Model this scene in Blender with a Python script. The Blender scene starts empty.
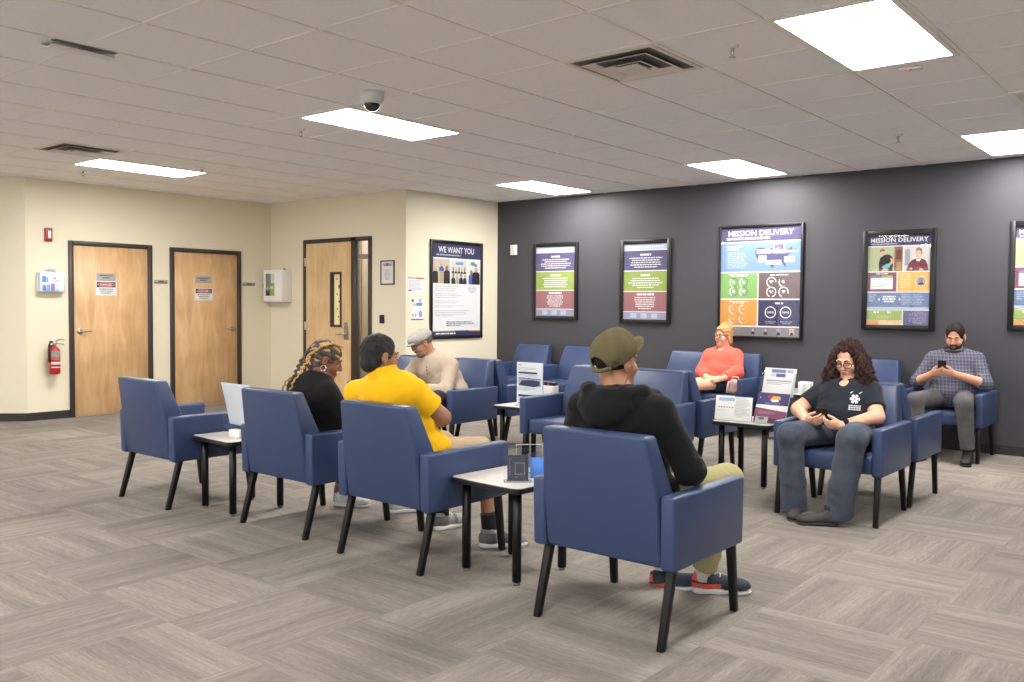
import bpy, bmesh, math, random
import numpy as np
from mathutils import Vector, Matrix
from mathutils.bvhtree import BVHTree
random.seed(7)
scn = bpy.context.scene
COL = scn.collection
PI = math.pi

# ------------------------------------------------------------------ helpers
def s2l(c):
    return tuple(((x/255.0)/12.92 if x/255.0 <= 0.04045 else ((x/255.0+0.055)/1.055)**2.4) for x in c)

MATS = {}
def mat(name, rgb, rough=0.5, spec=0.5, metal=0.0, emit=0.0, vary=0.0, vscale=12.0, bump=0.0, bscale=300.0, sheen=0.0):
    """procedural Principled material, sRGB 0-255 colour, optional tonal noise and fine bump"""
    if name in MATS: return MATS[name]
    m = bpy.data.materials.new(name); m.use_nodes = True
    nt = m.node_tree; b = nt.nodes['Principled BSDF']
    c = s2l(rgb)
    b.inputs['Base Color'].default_value = (*c, 1)
    b.inputs['Roughness'].default_value = rough
    b.inputs['Specular IOR Level'].default_value = spec
    b.inputs['Metallic'].default_value = metal
    if sheen: b.inputs['Sheen Weight'].default_value = sheen
    if emit:
        b.inputs['Emission Color'].default_value = (*c, 1)
        b.inputs['Emission Strength'].default_value = emit
    if vary or bump:
        tc = nt.nodes.new('ShaderNodeTexCoord')
    if vary:
        n = nt.nodes.new('ShaderNodeTexNoise'); n.inputs['Scale'].default_value = vscale; n.inputs['Detail'].default_value = 4
        nt.links.new(tc.outputs['Object'], n.inputs['Vector'])
        mp = nt.nodes.new('ShaderNodeMapRange')
        mp.inputs['From Min'].default_value = 0.3; mp.inputs['From Max'].default_value = 0.7
        mp.inputs['To Min'].default_value = 1-vary; mp.inputs['To Max'].default_value = 1+vary
        nt.links.new(n.outputs['Fac'], mp.inputs['Value'])
        mx = nt.nodes.new('ShaderNodeVectorMath'); mx.operation = 'SCALE'
        mx.inputs[0].default_value = c
        nt.links.new(mp.outputs[0], mx.inputs['Scale'])
        nt.links.new(mx.outputs[0], b.inputs['Base Color'])
    if bump:
        n2 = nt.nodes.new('ShaderNodeTexNoise'); n2.inputs['Scale'].default_value = bscale; n2.inputs['Detail'].default_value = 2
        nt.links.new(tc.outputs['Object'], n2.inputs['Vector'])
        bp = nt.nodes.new('ShaderNodeBump'); bp.inputs['Strength'].default_value = bump; bp.inputs['Distance'].default_value = 0.002
        nt.links.new(n2.outputs['Fac'], bp.inputs['Height'])
        nt.links.new(bp.outputs[0], b.inputs['Normal'])
    MATS[name] = m
    return m

class MB:
    """collects shapes (with material slots) and links them as ONE mesh object"""
    def __init__(self): self.bm = bmesh.new(); self.mats = []
    def mi(self, m):
        if m is None: return 0
        if m not in self.mats: self.mats.append(m)
        return self.mats.index(m)
    def _add(self, bm2, m, M=None, smooth=False):
        if M is not None: bmesh.ops.transform(bm2, matrix=M, verts=bm2.verts)
        i = self.mi(m); vm = {}
        for v in bm2.verts: vm[v] = self.bm.verts.new(v.co)
        for f in bm2.faces:
            try: g = self.bm.faces.new([vm[v] for v in f.verts])
            except ValueError: continue
            g.material_index = i; g.smooth = smooth or f.smooth
        bm2.free()
    def box(self, lo, hi, m=None, bev=0.0, seg=2, M=None):
        b = bmesh.new()
        vs = [b.verts.new((x, y, z)) for x in (lo[0], hi[0]) for y in (lo[1], hi[1]) for z in (lo[2], hi[2])]
        for q in ((0,1,3,2),(4,6,7,5),(0,4,5,1),(2,3,7,6),(0,2,6,4),(1,5,7,3)): b.faces.new([vs[k] for k in q])
        bmesh.ops.recalc_face_normals(b, faces=b.faces)
        if bev:
            bmesh.ops.bevel(b, geom=b.edges[:], offset=bev, segments=seg, profile=0.5, affect='EDGES')
            for f in b.faces: f.smooth = True
        self._add(b, m, M); return self
    def hull(self, rings, m=None, bev=0.0, seg=2, M=None):
        """rings: list of 4-point loops stacked, capped at both ends"""
        b = bmesh.new(); R = [[b.verts.new(p) for p in r] for r in rings]
        n = len(R[0])
        for a, c in zip(R, R[1:]):
            for k in range(n): b.faces.new((a[k], a[(k+1) % n], c[(k+1) % n], c[k]))
        b.faces.new(R[0][::-1]); b.faces.new(R[-1])
        bmesh.ops.recalc_face_normals(b, faces=b.faces)
        if bev:
            ed = [e for e in b.edges if len(e.link_faces) == 2 and e.calc_face_angle() > 0.5]
            bmesh.ops.bevel(b, geom=ed, offset=bev, segments=seg, profile=0.5, affect='EDGES')
            for f in b.faces: f.smooth = True
        self._add(b, m, M); return self
    def tube(self, pts, rad, m=None, n=12, M=None, cap=True, smooth=True):
        """tube through points; rad a number or a list"""
        pts = [Vector(p) for p in pts]
        rad = rad if isinstance(rad, (list, tuple)) else [rad]*len(pts)
        b = bmesh.new(); rings = []
        up = Vector((0, 0, 1)); prev = None
        for i, p in enumerate(pts):
            d = (pts[min(i+1, len(pts)-1)]-pts[max(i-1, 0)]).normalized()
            if prev is None:
                a = d.orthogonal().normalized()
            else:
                a = (prev-d*prev.dot(d)); a = a.normalized() if a.length > 1e-6 else d.orthogonal().normalized()
            prev = a; c = d.cross(a)
            rings.append([b.verts.new(p+(a*math.cos(2*PI*k/n)+c*math.sin(2*PI*k/n))*rad[i]) for k in range(n)])
        for r0, r1 in zip(rings, rings[1:]):
            for k in range(n):
                f = b.faces.new((r0[k], r0[(k+1) % n], r1[(k+1) % n], r1[k])); f.smooth = smooth
        if cap:
            b.faces.new(rings[0][::-1]); b.faces.new(rings[-1])
        bmesh.ops.recalc_face_normals(b, faces=b.faces)
        self._add(b, m, M); return self
    def prism(self, poly, z0, z1, m=None, M=None, bev=0.0):
        """polygon in xy extruded from z0 to z1"""
        b = bmesh.new()
        lo = [b.verts.new((x, y, z0)) for x, y in poly]; hi = [b.verts.new((x, y, z1)) for x, y in poly]
        n = len(poly)
        for k in range(n): b.faces.new((lo[k], lo[(k+1) % n], hi[(k+1) % n], hi[k]))
        b.faces.new(lo[::-1]); b.faces.new(hi)
        bmesh.ops.recalc_face_normals(b, faces=b.faces)
        if bev:
            ed = [e for e in b.edges if abs(e.verts[0].co.z-e.verts[1].co.z) < 1e-6]
            bmesh.ops.bevel(b, geom=ed, offset=bev, segments=2, profile=0.5, affect='EDGES')
        self._add(b, m, M); return self
    def poly(self, pts, m=None, M=None):
        b = bmesh.new(); b.faces.new([b.verts.new(p) for p in pts]); self._add(b, m, M); return self
    def ball(self, c, r, m=None, seg=16, M=None):
        b = bmesh.new()
        r3 = r if isinstance(r, (list, tuple)) else (r, r, r)
        bmesh.ops.create_uvsphere(b, u_segments=seg, v_segments=max(6, seg//2), radius=1)
        for v in b.verts: v.co = Vector((v.co.x*r3[0]+c[0], v.co.y*r3[1]+c[1], v.co.z*r3[2]+c[2]))
        for f in b.faces: f.smooth = True
        self._add(b, m, M); return self
    def lathe(self, prof, c=(0, 0, 0), m=None, n=24, M=None):
        b = bmesh.new(); rings = []
        for r, z in prof:
            rings.append([b.verts.new((c[0]+max(r, 1e-4)*math.cos(2*PI*k/n), c[1]+max(r, 1e-4)*math.sin(2*PI*k/n), c[2]+z)) for k in range(n)])
        for r0, r1 in zip(rings, rings[1:]):
            for k in range(n):
                f = b.faces.new((r0[k], r0[(k+1) % n], r1[(k+1) % n], r1[k])); f.smooth = True
        b.faces.new(rings[0][::-1]); b.faces.new(rings[-1])
        bmesh.ops.recalc_face_normals(b, faces=b.faces)
        self._add(b, m, M); return self
    def build(self, name, m=None, parent=None, loc=None, rot=None):
        me = bpy.data.meshes.new(name); self.bm.to_mesh(me); self.bm.free()
        if m is not None and not self.mats: me.materials.append(m)
        for q in self.mats: me.materials.append(q)
        o = bpy.data.objects.new(name, me); COL.objects.link(o)
        if parent is not None: o.parent = parent
        if loc is not None: o.location = loc
        if rot is not None: o.rotation_euler = rot
        return o

def tag(o, label=None, cat=None, group=None, kind=None):
    if label: o['label'] = label
    if cat: o['category'] = cat
    if group: o['group'] = group
    if kind: o['kind'] = kind
    return o
def thing(name, label, cat, loc=(0, 0, 0), rz=0.0, group=None):
    o = bpy.data.objects.new(name, None); COL.objects.link(o)
    o.empty_display_size = 0.1
    o.location = loc; o.rotation_euler = (0, 0, rz)
    return tag(o, label, cat, group)
def kids(o): return [c for c in COL.objects if c.parent == o]
def dup(root, loc, rz, label, group=None):
    """copy of a thing with copies of its parts and sub-parts"""
    r = root.copy(); COL.objects.link(r); r.location = loc; r.rotation_euler = (0, 0, rz); r['label'] = label
    if group: r['group'] = group
    for ch in kids(root):
        c = ch.copy(); COL.objects.link(c); c.parent = r
        for g in kids(ch):
            d = g.copy(); COL.objects.link(d); d.parent = c
    return r
def structure(o, label=None):
    o['kind'] = 'structure'
    if label: o['label'] = label
    return o
def basis(o, x, y, z):
    """4x4 whose columns are the axes x,y,z and origin o"""
    M = Matrix.Identity(4)
    for i, a in enumerate((x, y, z)):
        a = Vector(a)
        for j in range(3): M[j][i] = a[j]
    for j in range(3): M[j][3] = o[j]
    return M

# ------------------------------------------------------------------ measured place (metres, camera above the origin)
EYE = 1.342; CEIL = 2.731; G = 0.6096; GX = -4.282; GY = 2.911
XW = -10.542; YD = 9.224; XP = -7.841; Y3 = 7.519
XR = 5.2; YB = -7.0

# ------------------------------------------------------------------ setting materials
def carpet_material():
    m = bpy.data.materials.new('carpet_tiles'); m.use_nodes = True; nt = m.node_tree; N = nt.nodes; L = nt.links
    b = N['Principled BSDF']; b.inputs['Roughness'].default_value = 0.95; b.inputs['Specular IOR Level'].default_value = 0.15
    geo = N.new('ShaderNodeNewGeometry'); sep = N.new('ShaderNodeSeparateXYZ'); L.new(geo.outputs['Position'], sep.inputs[0])
    def M(op, a, bb=None, c=None):
        n = N.new('ShaderNodeMath'); n.operation = op
        for i, v in enumerate((a, bb, c)):
            if v is None: continue
            if isinstance(v, (int, float)): n.inputs[i].default_value = v
            else: L.new(v, n.inputs[i])
        return n.outputs[0]
    u = M('DIVIDE', M('ADD', sep.outputs[0], 1.02), G); v = M('DIVIDE', M('SUBTRACT', sep.outputs[1], 1.95), G)
    iu = M('FLOOR', u); iv = M('FLOOR', v)
    par = M('FLOORED_MODULO', M('ADD', iu, iv), 2.0)      # 1: ribs run along x
    inv = M('SUBTRACT', 1.0, par)
    across = M('ADD', M('MULTIPLY', v, par), M('MULTIPLY', u, inv))
    along = M('ADD', M('MULTIPLY', u, par), M('MULTIPLY', v, inv))
    tid = M('ADD', M('MULTIPLY', iu, 7.31), M('MULTIPLY', iv, 3.77))
    def noise(sa, sl, off, det=3):
        cx = N.new('ShaderNodeCombineXYZ')
        L.new(M('ADD', M('MULTIPLY', across, sa), M('MULTIPLY', tid, off)), cx.inputs[0]); L.new(M('MULTIPLY', along, sl), cx.inputs[1]); L.new(tid, cx.inputs[2])
        n = N.new('ShaderNodeTexNoise'); n.inputs['Scale'].default_value = 1.0; n.inputs['Detail'].default_value = det; n.inputs['Roughness'].default_value = 0.6
        L.new(cx.outputs[0], n.inputs['Vector']); return n.outputs['Fac']
    band = noise(6.0, 0.35, 1.7); fine = noise(40.0, 1.6, 0.9, 2); streak = noise(130.0, 14.0, 2.3, 2)
    wn = N.new('ShaderNodeTexWhiteNoise'); wn.noise_dimensions = '1D'; L.new(tid, wn.inputs['W'])
    tone = M('ADD', M('MULTIPLY', band, 0.44), M('ADD', M('MULTIPLY', fine, 0.24), M('ADD', M('MULTIPLY', streak, 0.30), M('MULTIPLY', wn.outputs['Value'], 0.08))))
    r = N.new('ShaderNodeValToRGB'); e = r.color_ramp.elements
    e[0].position = 0.36; e[0].color = (*s2l((106, 101, 95)), 1)
    e[1].position = 0.80; e[1].color = (*s2l((174, 167, 159)), 1)
    q = e.new(0.50); q.color = (*s2l((128, 121, 114)), 1)
    q = e.new(0.62); q.color = (*s2l((145, 138, 130)), 1)
    L.new(tone, r.inputs[0])
    pile = N.new('ShaderNodeTexNoise'); pile.inputs['Scale'].default_value = 420; pile.inputs['Detail'].default_value = 2
    L.new(geo.outputs['Position'], pile.inputs['Vector'])
    mr = N.new('ShaderNodeMapRange'); mr.inputs['From Min'].default_value = .3; mr.inputs['From Max'].default_value = .7; mr.inputs['To Min'].default_value = .80; mr.inputs['To Max'].default_value = 1.18
    L.new(pile.outputs['Fac'], mr.inputs['Value'])
    vm = N.new('ShaderNodeVectorMath'); vm.operation = 'SCALE'; L.new(r.outputs[0], vm.inputs[0]); L.new(mr.outputs[0], vm.inputs['Scale'])
    L.new(vm.outputs[0], b.inputs['Base Color'])
    bp = N.new('ShaderNodeBump'); bp.inputs['Strength'].default_value = .5; bp.inputs['Distance'].default_value = .004
    L.new(M('ADD', pile.outputs['Fac'], M('MULTIPLY', streak, 1.5)), bp.inputs['Height']); L.new(bp.outputs[0], b.inputs['Normal'])
    return m

def wood_material(name, c0, c1, axis_scale=(9, 9, 1.2), rough=0.42):
    m = bpy.data.materials.new(name); m.use_nodes = True; nt = m.node_tree; N = nt.nodes; L = nt.links
    b = N['Principled BSDF']; b.inputs['Roughness'].default_value = rough
    tc = N.new('ShaderNodeTexCoord'); mp = N.new('ShaderNodeMapping'); mp.inputs['Scale'].default_value = axis_scale
    L.new(tc.outputs['Object'], mp.inputs[0])
    n = N.new('ShaderNodeTexNoise'); n.inputs['Scale'].default_value = 1.0; n.inputs['Detail'].default_value = 6; n.inputs['Distortion'].default_value = 1.6
    L.new(mp.outputs[0], n.inputs['Vector'])
    n2 = N.new('ShaderNodeTexNoise'); n2.inputs['Scale'].default_value = 2.2; n2.inputs['Detail'].default_value = 2
    L.new(tc.outputs['Object'], n2.inputs['Vector'])
    ad = N.new('ShaderNodeMath'); ad.operation = 'MULTIPLY_ADD'; ad.inputs[1].default_value = .55
    L.new(n.outputs['Fac'], ad.inputs[0])
    sc = N.new('ShaderNodeMath'); sc.operation = 'MULTIPLY'; sc.inputs[1].default_value = .45; L.new(n2.outputs['Fac'], sc.inputs[0]); L.new(sc.outputs[0], ad.inputs[2])
    r = N.new('ShaderNodeValToRGB'); e = r.color_ramp.elements
    e[0].position = .36; e[0].color = (*s2l(c0), 1); e[1].position = .64; e[1].color = (*s2l(c1), 1)
    L.new(ad.outputs[0], r.inputs[0]); L.new(r.outputs[0], b.inputs['Base Color'])
    return m

M_carpet = carpet_material()
M_cream = mat('cream_wall_paint', (230, 222, 199), .75, .25, bump=.08, bscale=160)
M_charcoal = mat('charcoal_wall_paint', (67, 67, 72), .55, .35, bump=.08, bscale=160)
M_tile = mat('ceiling_tile_board', (244, 243, 245), .95, .1, vary=.03, vscale=60, bump=.25, bscale=220)
M_grid = mat('ceiling_grid_metal', (240, 237, 234), .5, .4)
M_base = mat('black_rubber_base', (42, 40, 40), .5, .4)
M_frame = mat('dark_bronze_door_frame', (62, 55, 52), .45, .45)
M_door = wood_material('birch_door_veneer', (196, 154, 108), (226, 190, 144))
M_door2 = wood_material('pale_birch_door_veneer', (206, 172, 128), (228, 198, 156))
M_steel = mat('satin_steel', (176, 174, 170), .3, .5, metal=.9)
M_light = mat('lit_diffuser', (255, 252, 246), .5, .2, emit=30.0)
M_white = mat('white_paint', (232, 230, 226), .45, .4)
M_black = mat('black_plastic', (22, 22, 24), .4, .5)

def glass_material(name, tint=(1, 1, 1), rough=0.02, refl=1.0):
    """thin clear pane: transparent with a Fresnel sheen"""
    m = bpy.data.materials.new(name); m.use_nodes = True; nt = m.node_tree; N = nt.nodes; L = nt.links
    N.remove(N['Principled BSDF'])
    t = N.new('ShaderNodeBsdfTransparent'); t.inputs[0].default_value = (*tint, 1)
    gl = N.new('ShaderNodeBsdfGlossy'); gl.inputs['Roughness'].default_value = rough
    geo = N.new('ShaderNodeNewGeometry'); dt = N.new('ShaderNodeVectorMath'); dt.operation = 'DOT_PRODUCT'
    L.new(geo.outputs['Normal'], dt.inputs[0]); L.new(geo.outputs['Incoming'], dt.inputs[1])
    def mth(op, a, b):
        n = N.new('ShaderNodeMath'); n.operation = op; n.use_clamp = True
        for i, v in enumerate((a, b)):
            if isinstance(v, (int, float)): n.inputs[i].default_value = v
            elif v is not None: L.new(v, n.inputs[i])
        return n.outputs[0]
    ab = mth('ABSOLUTE', dt.outputs['Value'], None)
    sch = mth('ADD', mth('MULTIPLY', mth('POWER', mth('SUBTRACT', 1.0, ab), 5.0), .96), .04)   # Schlick reflectance, same from both sides
    mu = N.new('ShaderNodeMath'); mu.operation = 'MULTIPLY'; mu.inputs[1].default_value = refl*.6; L.new(sch, mu.inputs[0])
    mx = N.new('ShaderNodeMixShader'); L.new(mu.outputs[0], mx.inputs[0]); L.new(t.outputs[0], mx.inputs[1]); L.new(gl.outputs[0], mx.inputs[2])
    L.new(mx.outputs[0], N['Material Output'].inputs[0])
    return m
M_glass = glass_material('clear_glass'); M_acrylic = glass_material('clear_acrylic', (.96, .975, .985), .05, 1.3)

# ------------------------------------------------------------------ room shell
structure(MB().box((-13.2, YB-.1, -.1), (XR+.1, YD+3, 0), M_carpet).build('floor'))
# ceiling boards, with the T-bar grid as one piece hanging a few millimetres below
structure(MB().box((-13.2, YB-.1, CEIL), (XR+.1, YD+.1, CEIL+.1), M_tile).build('ceiling'))
g = MB()
for i in range(-15, 16):
    x = GX+i*G
    if -13 < x < XR: g.box((x-.012, YB, CEIL-.005), (x+.012, YD, CEIL), M_grid)
for j in range(-13, 12):
    y = GY+j*G
    if YB < y < YD: g.box((-13, y-.011, CEIL-.004), (XR, y+.011, CEIL), M_grid)
structure(g.build('ceiling_grid'))

def wall(name, a, b, m, z0=0, z1=CEIL, th=.12):
    """wall whose room face runs from a to b with the room on the left of a->b"""
    a = Vector((a[0], a[1], 0)); b = Vector((b[0], b[1], 0)); d = (b-a).normalized(); n = Vector((d.y, -d.x, 0))
    mb = MB()
    for zz0, zz1, s0, s1 in (z0 if isinstance(z0, list) else [(z0, z1, 0, (b-a).length)]):
        p, q = a+d*s0, a+d*s1
        mb.hull([[p+Vector((0,0,zz0)), q+Vector((0,0,zz0)), q+n*th+Vector((0,0,zz0)), p+n*th+Vector((0,0,zz0))],
                 [p+Vector((0,0,zz1)), q+Vector((0,0,zz1)), q+n*th+Vector((0,0,zz1)), p+n*th+Vector((0,0,zz1))]], m)
    return structure(mb.build(name))
def skirting(name, a, b, h=.09, t=.012):
    a = Vector((a[0], a[1], 0)); b = Vector((b[0], b[1], 0)); d = (b-a).normalized(); n = Vector((-d.y, d.x, 0))
    return structure(MB().hull([[a, b, b+n*t, a+n*t], [p+Vector((0, 0, h)) for p in (a, b, b+n*t*.6, a+n*t*.6)]], M_base).build(name))

# walls run with the room on the left
D3 = (-9.797, -8.447, 2.195)                           # third opening: x0, x1, head
wall('wall_front', (XR, YD), (XP, YD), M_charcoal)
wall('wall_poster', (XP, YD), (XP, Y3+.12), M_cream)
wall('wall_recess', (XP, Y3), (XW, Y3), M_cream, [(0, CEIL, 0, XP-D3[1]), (D3[2], CEIL, XP-D3[1], XP-D3[0]), (0, CEIL, XP-D3[0], XP-XW)])
wall('wall_left', (XW, Y3+.12), (XW, 4.27), M_cream)
wall('wall_chamfer', (XW, 4.27), (-11.55, 3.27), M_cream)
wall('wall_hall', (-11.55, 3.27), (-11.55, YB), M_cream)
wall('wall_back', (-11.55, YB), (XR, YB), M_cream, [(0, CEIL, 0, .8), (0, .25, .8, 15.9), (2.5, CEIL, .8, 15.9), (0, CEIL, 15.9, 16.75)])
for k in range(8):  # windows added out of view to light chair backs and ceiling
    xa = -10.75+k*1.8875; xb = xa+1.8875
    wn = structure(thing('window_%d' % (k+2), None, None, ((xa+xb)/2, YB-.05, 0)))
    m = MB(); h = (xb-xa)/2
    for lo, hi in (((-h, -.03, .25), (-h+.03, .03, 2.5)), ((h-.03, -.03, .25), (h, .03, 2.5)), ((-h+.03, -.03, .25), (h-.03, .03, .29)), ((-h+.03, -.03, 2.46), (h-.03, .03, 2.5))): m.box(lo, hi, M_frame)
    m.build('window_frame', None, wn)
    MB().box((-h+.03, -.003, .29), (h-.03, .003, 2.46), M_glass).build('window_pane', None, wn)
wall('wall_right', (XR, YB), (XR, YD), M_charcoal)  # unseen wall, made dark to cut light on surfaces facing right
skirting('baseboard_front', (XR, YD), (XP, YD))
skirting('baseboard_poster', (XP, YD), (XP, Y3))
skirting('baseboard_recess', (XP, Y3), (D3[1], Y3)); skirting('baseboard_recess_inner', (D3[0], Y3), (XW, Y3))
skirting('baseboard_left', (XW, 4.752), (XW, 4.27))
skirting('baseboard_left_mid', (XW, 5.995), (XW, 5.755))
skirting('baseboard_left_far', (XW, Y3), (XW, 7.025))
skirting('baseboard_chamfer', (XW, 4.27), (-11.55, 3.27))

# ------------------------------------------------------------------ doors on the left wall
def lever(parent, m, M, flip=1):
    h = MB()
    h.lathe([(.034, 0), (.034, .006), (.028, .012), (.012, .014), (.012, .05)], m=m, M=M)
    h.tube([(0, 0, .046), (0, .02*flip, .052), (0, .06*flip, .053), (0, .115*flip, .050)], [.011, .011, .009, .007], m, M=M)
    return h.build('door_handle', m, parent)
def flat_door(name, y0, y1, head, hinge_left, lab):
    root = structure(thing(name, lab, None, (XW, (y0+y1)/2, 0)))
    w = (y1-y0)/2; f = .052
    fr = MB()
    fr.box((-.02, -w, 0), (.03, -w+f, head), M_frame, .003, 1); fr.box((-.02, w-f, 0), (.03, w, head), M_frame, .003, 1)
    fr.box((-.02, -w+f, head-f), (.03, w-f, head), M_frame, .003, 1)
    fr.box((-.02, -w+f, 0), (.006, -w+f+.014, head-f), M_frame); fr.box((-.02, w-f-.014, 0), (.006, w-f, head-f), M_frame)
    fr.build('door_frame', None, root)
    MB().box((-.018, -w+f+.004, .008), (.012, w-f-.004, head-f-.003), M_door, .002, 1).build('door_leaf', None, root)
    s = -1 if not hinge_left else 1
    M = basis((.012, s*(w-f-.07), 1.0), (0, 0, 1), (0, 1, 0), (1, 0, 0))
    lever(root, M_steel, M, -s)
    return root
flat_door('door_1', 4.735, 5.752, 2.055, False, None)
flat_door('door_2', 5.995, 7.022, 2.045, True, None)

# ------------------------------------------------------------------ third door with sidelight, in the recess
def recess_door():
    x0, x1, hd = D3
    root = structure(thing('door_3', None, None, ((x0+x1)/2, Y3, 0)))
    cx = (x0+x1)/2; a, b = x0-cx, x1-cx; f = .05
    lx0, lx1 = a+f, -8.819-cx; mx = -8.725-cx
    fr = MB()
    for p, q in ((a, a+f), (b-f, b), (lx1, mx)):
        fr.box((p, -.025, 0), (q, .06, hd), M_frame, .003, 1)
    fr.box((a+f, -.025, hd-f), (b-f, .06, hd), M_frame, .003, 1)
    fr.box((mx, -.015, 0), (b-f, .05, .10), M_frame, .002, 1)
    fr.build('door_frame', None, root)
    # leaf with a narrow vision panel cut through it
    vx0, vx1, vz0, vz1 = -9.237-cx, -9.012-cx, 1.045, 1.76
    lf = MB(); top = hd-f-.004
    for p, q, r, s in ((lx0+.003, vx0, .008, top), (vx1, lx1-.003, .008, top), (vx0, vx1, .008, vz0), (vx0, vx1, vz1, top)):
        lf.box((p, -.012, r), (q, .032, s), M_door2)
    lf.build('door_leaf', None, root)
    t = .045; vf = MB()
    for p, q, r, s in ((vx0, vx0+t, vz0, vz1), (vx1-.03, vx1, vz0, vz1), (vx0+t, vx1-.03, vz0, vz0+.03), (vx0+t, vx1-.03, vz1-.03, vz1)):
        vf.box((p, -.022, r), (q, .042, s), M_frame)
    vfo = vf.build('vision_frame', None, root)
    pm = MB(); pm.box((vx0+t, .012, vz0+.03), (vx1-.03, .016, vz1-.03), mat('cream_blind_paper', (250, 232, 180), .8, .2))
    rr = random.Random(3)
    for k in range(6):
        zz = vz1-.09-k*.098; xx = (vx0+t+vx1-.03)/2+(.022 if k % 2 else -.012)+rr.uniform(-.012, .012)
        pm.ball((xx, .011, zz), (.012, .002, .014 if k != 1 else .03), mat('dark_sticker_'+str(k % 3), [(60, 66, 120), (70, 96, 70), (120, 80, 60)][k % 3], .6), 8)
    pm.build('vision_panel', None, root)
    lk = MB(); lk.box((-8.955-cx, -.024, .885), (-8.862-cx, -.012, 1.11), M_steel, .004)
    lk.lathe([(.02, 0), (.02, .01), (.012, .012)], (0, 0, 0), M_steel, M=basis((-8.905-cx, -.024, 1.06), (1, 0, 0), (0, 0, 1), (0, -1, 0)))
    lk.tube([(-8.905-cx, -.024, .96), (-8.905-cx, -.065, .96), (-8.94-cx, -.068, .958), (-9.05-cx, -.064, .955)], [.012, .011, .010, .008], M_steel)
    lk.build('door_handle', None, root)
    hg = None
    for z in (1.9, 1.05, .25):
        MB().box((lx0-.022, -.028, z-.055), (lx0+.016, -.010, z+.055), mat('hinge_steel', (205, 204, 200), .35, .5, metal=.6), .003).build('hinge', None, root)
    return root
recess_door()
w = structure(thing('window_1', None, None, ((-8.725+-8.497)/2, Y3+.02, 0)))
MB().box((-.114, -.003, .1), (.114, .003, D3[2]-.05), M_glass).build('window_pane', None, w)
MB().box((-.114, -.012, 1.915), (.114, .012, 1.975), mat('brushed_grey_rail', (150, 142, 132), .5)).build('window_rail', None, w)
# the room beyond the sidelight: grey partition edge, bright plain wall, a ceiling light added to brighten it
structure(MB().box((-9.10, Y3+.35, 0), (-9.03, Y3+.45, 2.6), mat('grey_brown_partition', (120, 110, 100), .7)).build('wall_beyond_partition'))
structure(MB().box((-12.5, Y3+1.5, 0), (-7.97, Y3+1.6, 2.731), M_white).build('wall_beyond'))

# ------------------------------------------------------------------ ceiling lights
def ceiling_light(ix, iy, label, first=[None]):
    x, y = GX+ix*G, GY+iy*G; c = (x+G/2, y+G, CEIL)
    if first[0] is None:
        r = thing('ceiling_light', label, 'ceiling light', c, 0, 'recessed ceiling light panels')
        w, l, f = G/2-.012, G-.012, .03
        m = MB()
        for lo, hi in (((-w, -l, -.010), (-w+f, l, -.001)), ((w-f, -l, -.010), (w, l, -.001)), ((-w+f, -l, -.010), (w-f, -l+f, -.001)), ((-w+f, l-f, -.010), (w-f, l, -.001))):
            m.box(lo, hi, M_grid)
        m.build('light_frame', None, r)
        MB().box((-w+f, -l+f, -.008), (w-f, l-f, -.002), M_light).build('diffuser', None, r)
        first[0] = r
        return r
    return dup(first[0], c, 0, label)
for ix, iy, lb in ((-8, 2, 'lit rectangular ceiling panel above the two cream-wall doors'),
                   (-2, 2, 'lit rectangular ceiling panel beside the white dome camera'),
                   (4, 2, 'largest lit ceiling panel, cut by the top edge of the photo'),
                   (-4, 8, 'lit ceiling panel above the two tri-band posters near the cream corner'),
                   (0, 8, 'lit ceiling panel above the poster with the country map'),
                   (4, 8, 'lit ceiling panel by the charcoal wall, cut by the right edge of the photo')):
    ceiling_light(ix, iy, lb)
for ix, iy in ((-8, -4), (-2, -4), (4, -4), (10, 2), (8, 8), (10, -4), (-2, -10), (4, -10), (-8, -10), (10, -10)):  # extra panels out of view, added to light the room from the camera side
    ceiling_light(ix, iy, 'added ceiling panel out of view, for fill light')
ceiling_light(-8, 8, 'ceiling panel added to light the room beyond the sidelight')  # unseen panel, added so the sidelight looks bright
# ------------------------------------------------------------------ camera
f = 892.645; p = .0397; yaw = .6876; roll = .0078
FIT = (892.645, .0397, .6876, .0078)
fh = Vector((-math.sin(yaw), math.cos(yaw), 0)); rt = Vector((math.cos(yaw), math.sin(yaw), 0)); zz = Vector((0, 0, 1))
fw = fh*math.cos(p)-zz*math.sin(p); up = fh*math.sin(p)+zz*math.cos(p)
r2 = rt*math.cos(roll)+up*math.sin(roll); u2 = up*math.cos(roll)-rt*math.sin(roll)
cam = bpy.data.cameras.new('camera'); co = bpy.data.objects.new('camera', cam); COL.objects.link(co)
co.matrix_world = basis((0, 0, EYE), r2, u2, -fw)
cam.sensor_width = 36; cam.lens = f/1024*36; cam.clip_start = .05
scn.camera = co
scn.view_settings.view_transform = 'Standard'; scn.view_settings.look = 'None'; scn.view_settings.gamma = 1; scn.view_settings.use_curve_mapping = False
scn.view_settings.exposure = 0.40
wd = bpy.data.worlds.new('world'); scn.world = wd; wd.use_nodes = True
wd.node_tree.nodes['Background'].inputs[0].default_value = (.93, .96, 1, 1); wd.node_tree.nodes['Background'].inputs[1].default_value = 2.0
scn.cycles.max_bounces = 8; scn.cycles.diffuse_bounces = 5; scn.cycles.transparent_max_bounces = 16
scn.cycles.sample_clamp_indirect = 6; scn.cycles.use_denoising = True

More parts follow.
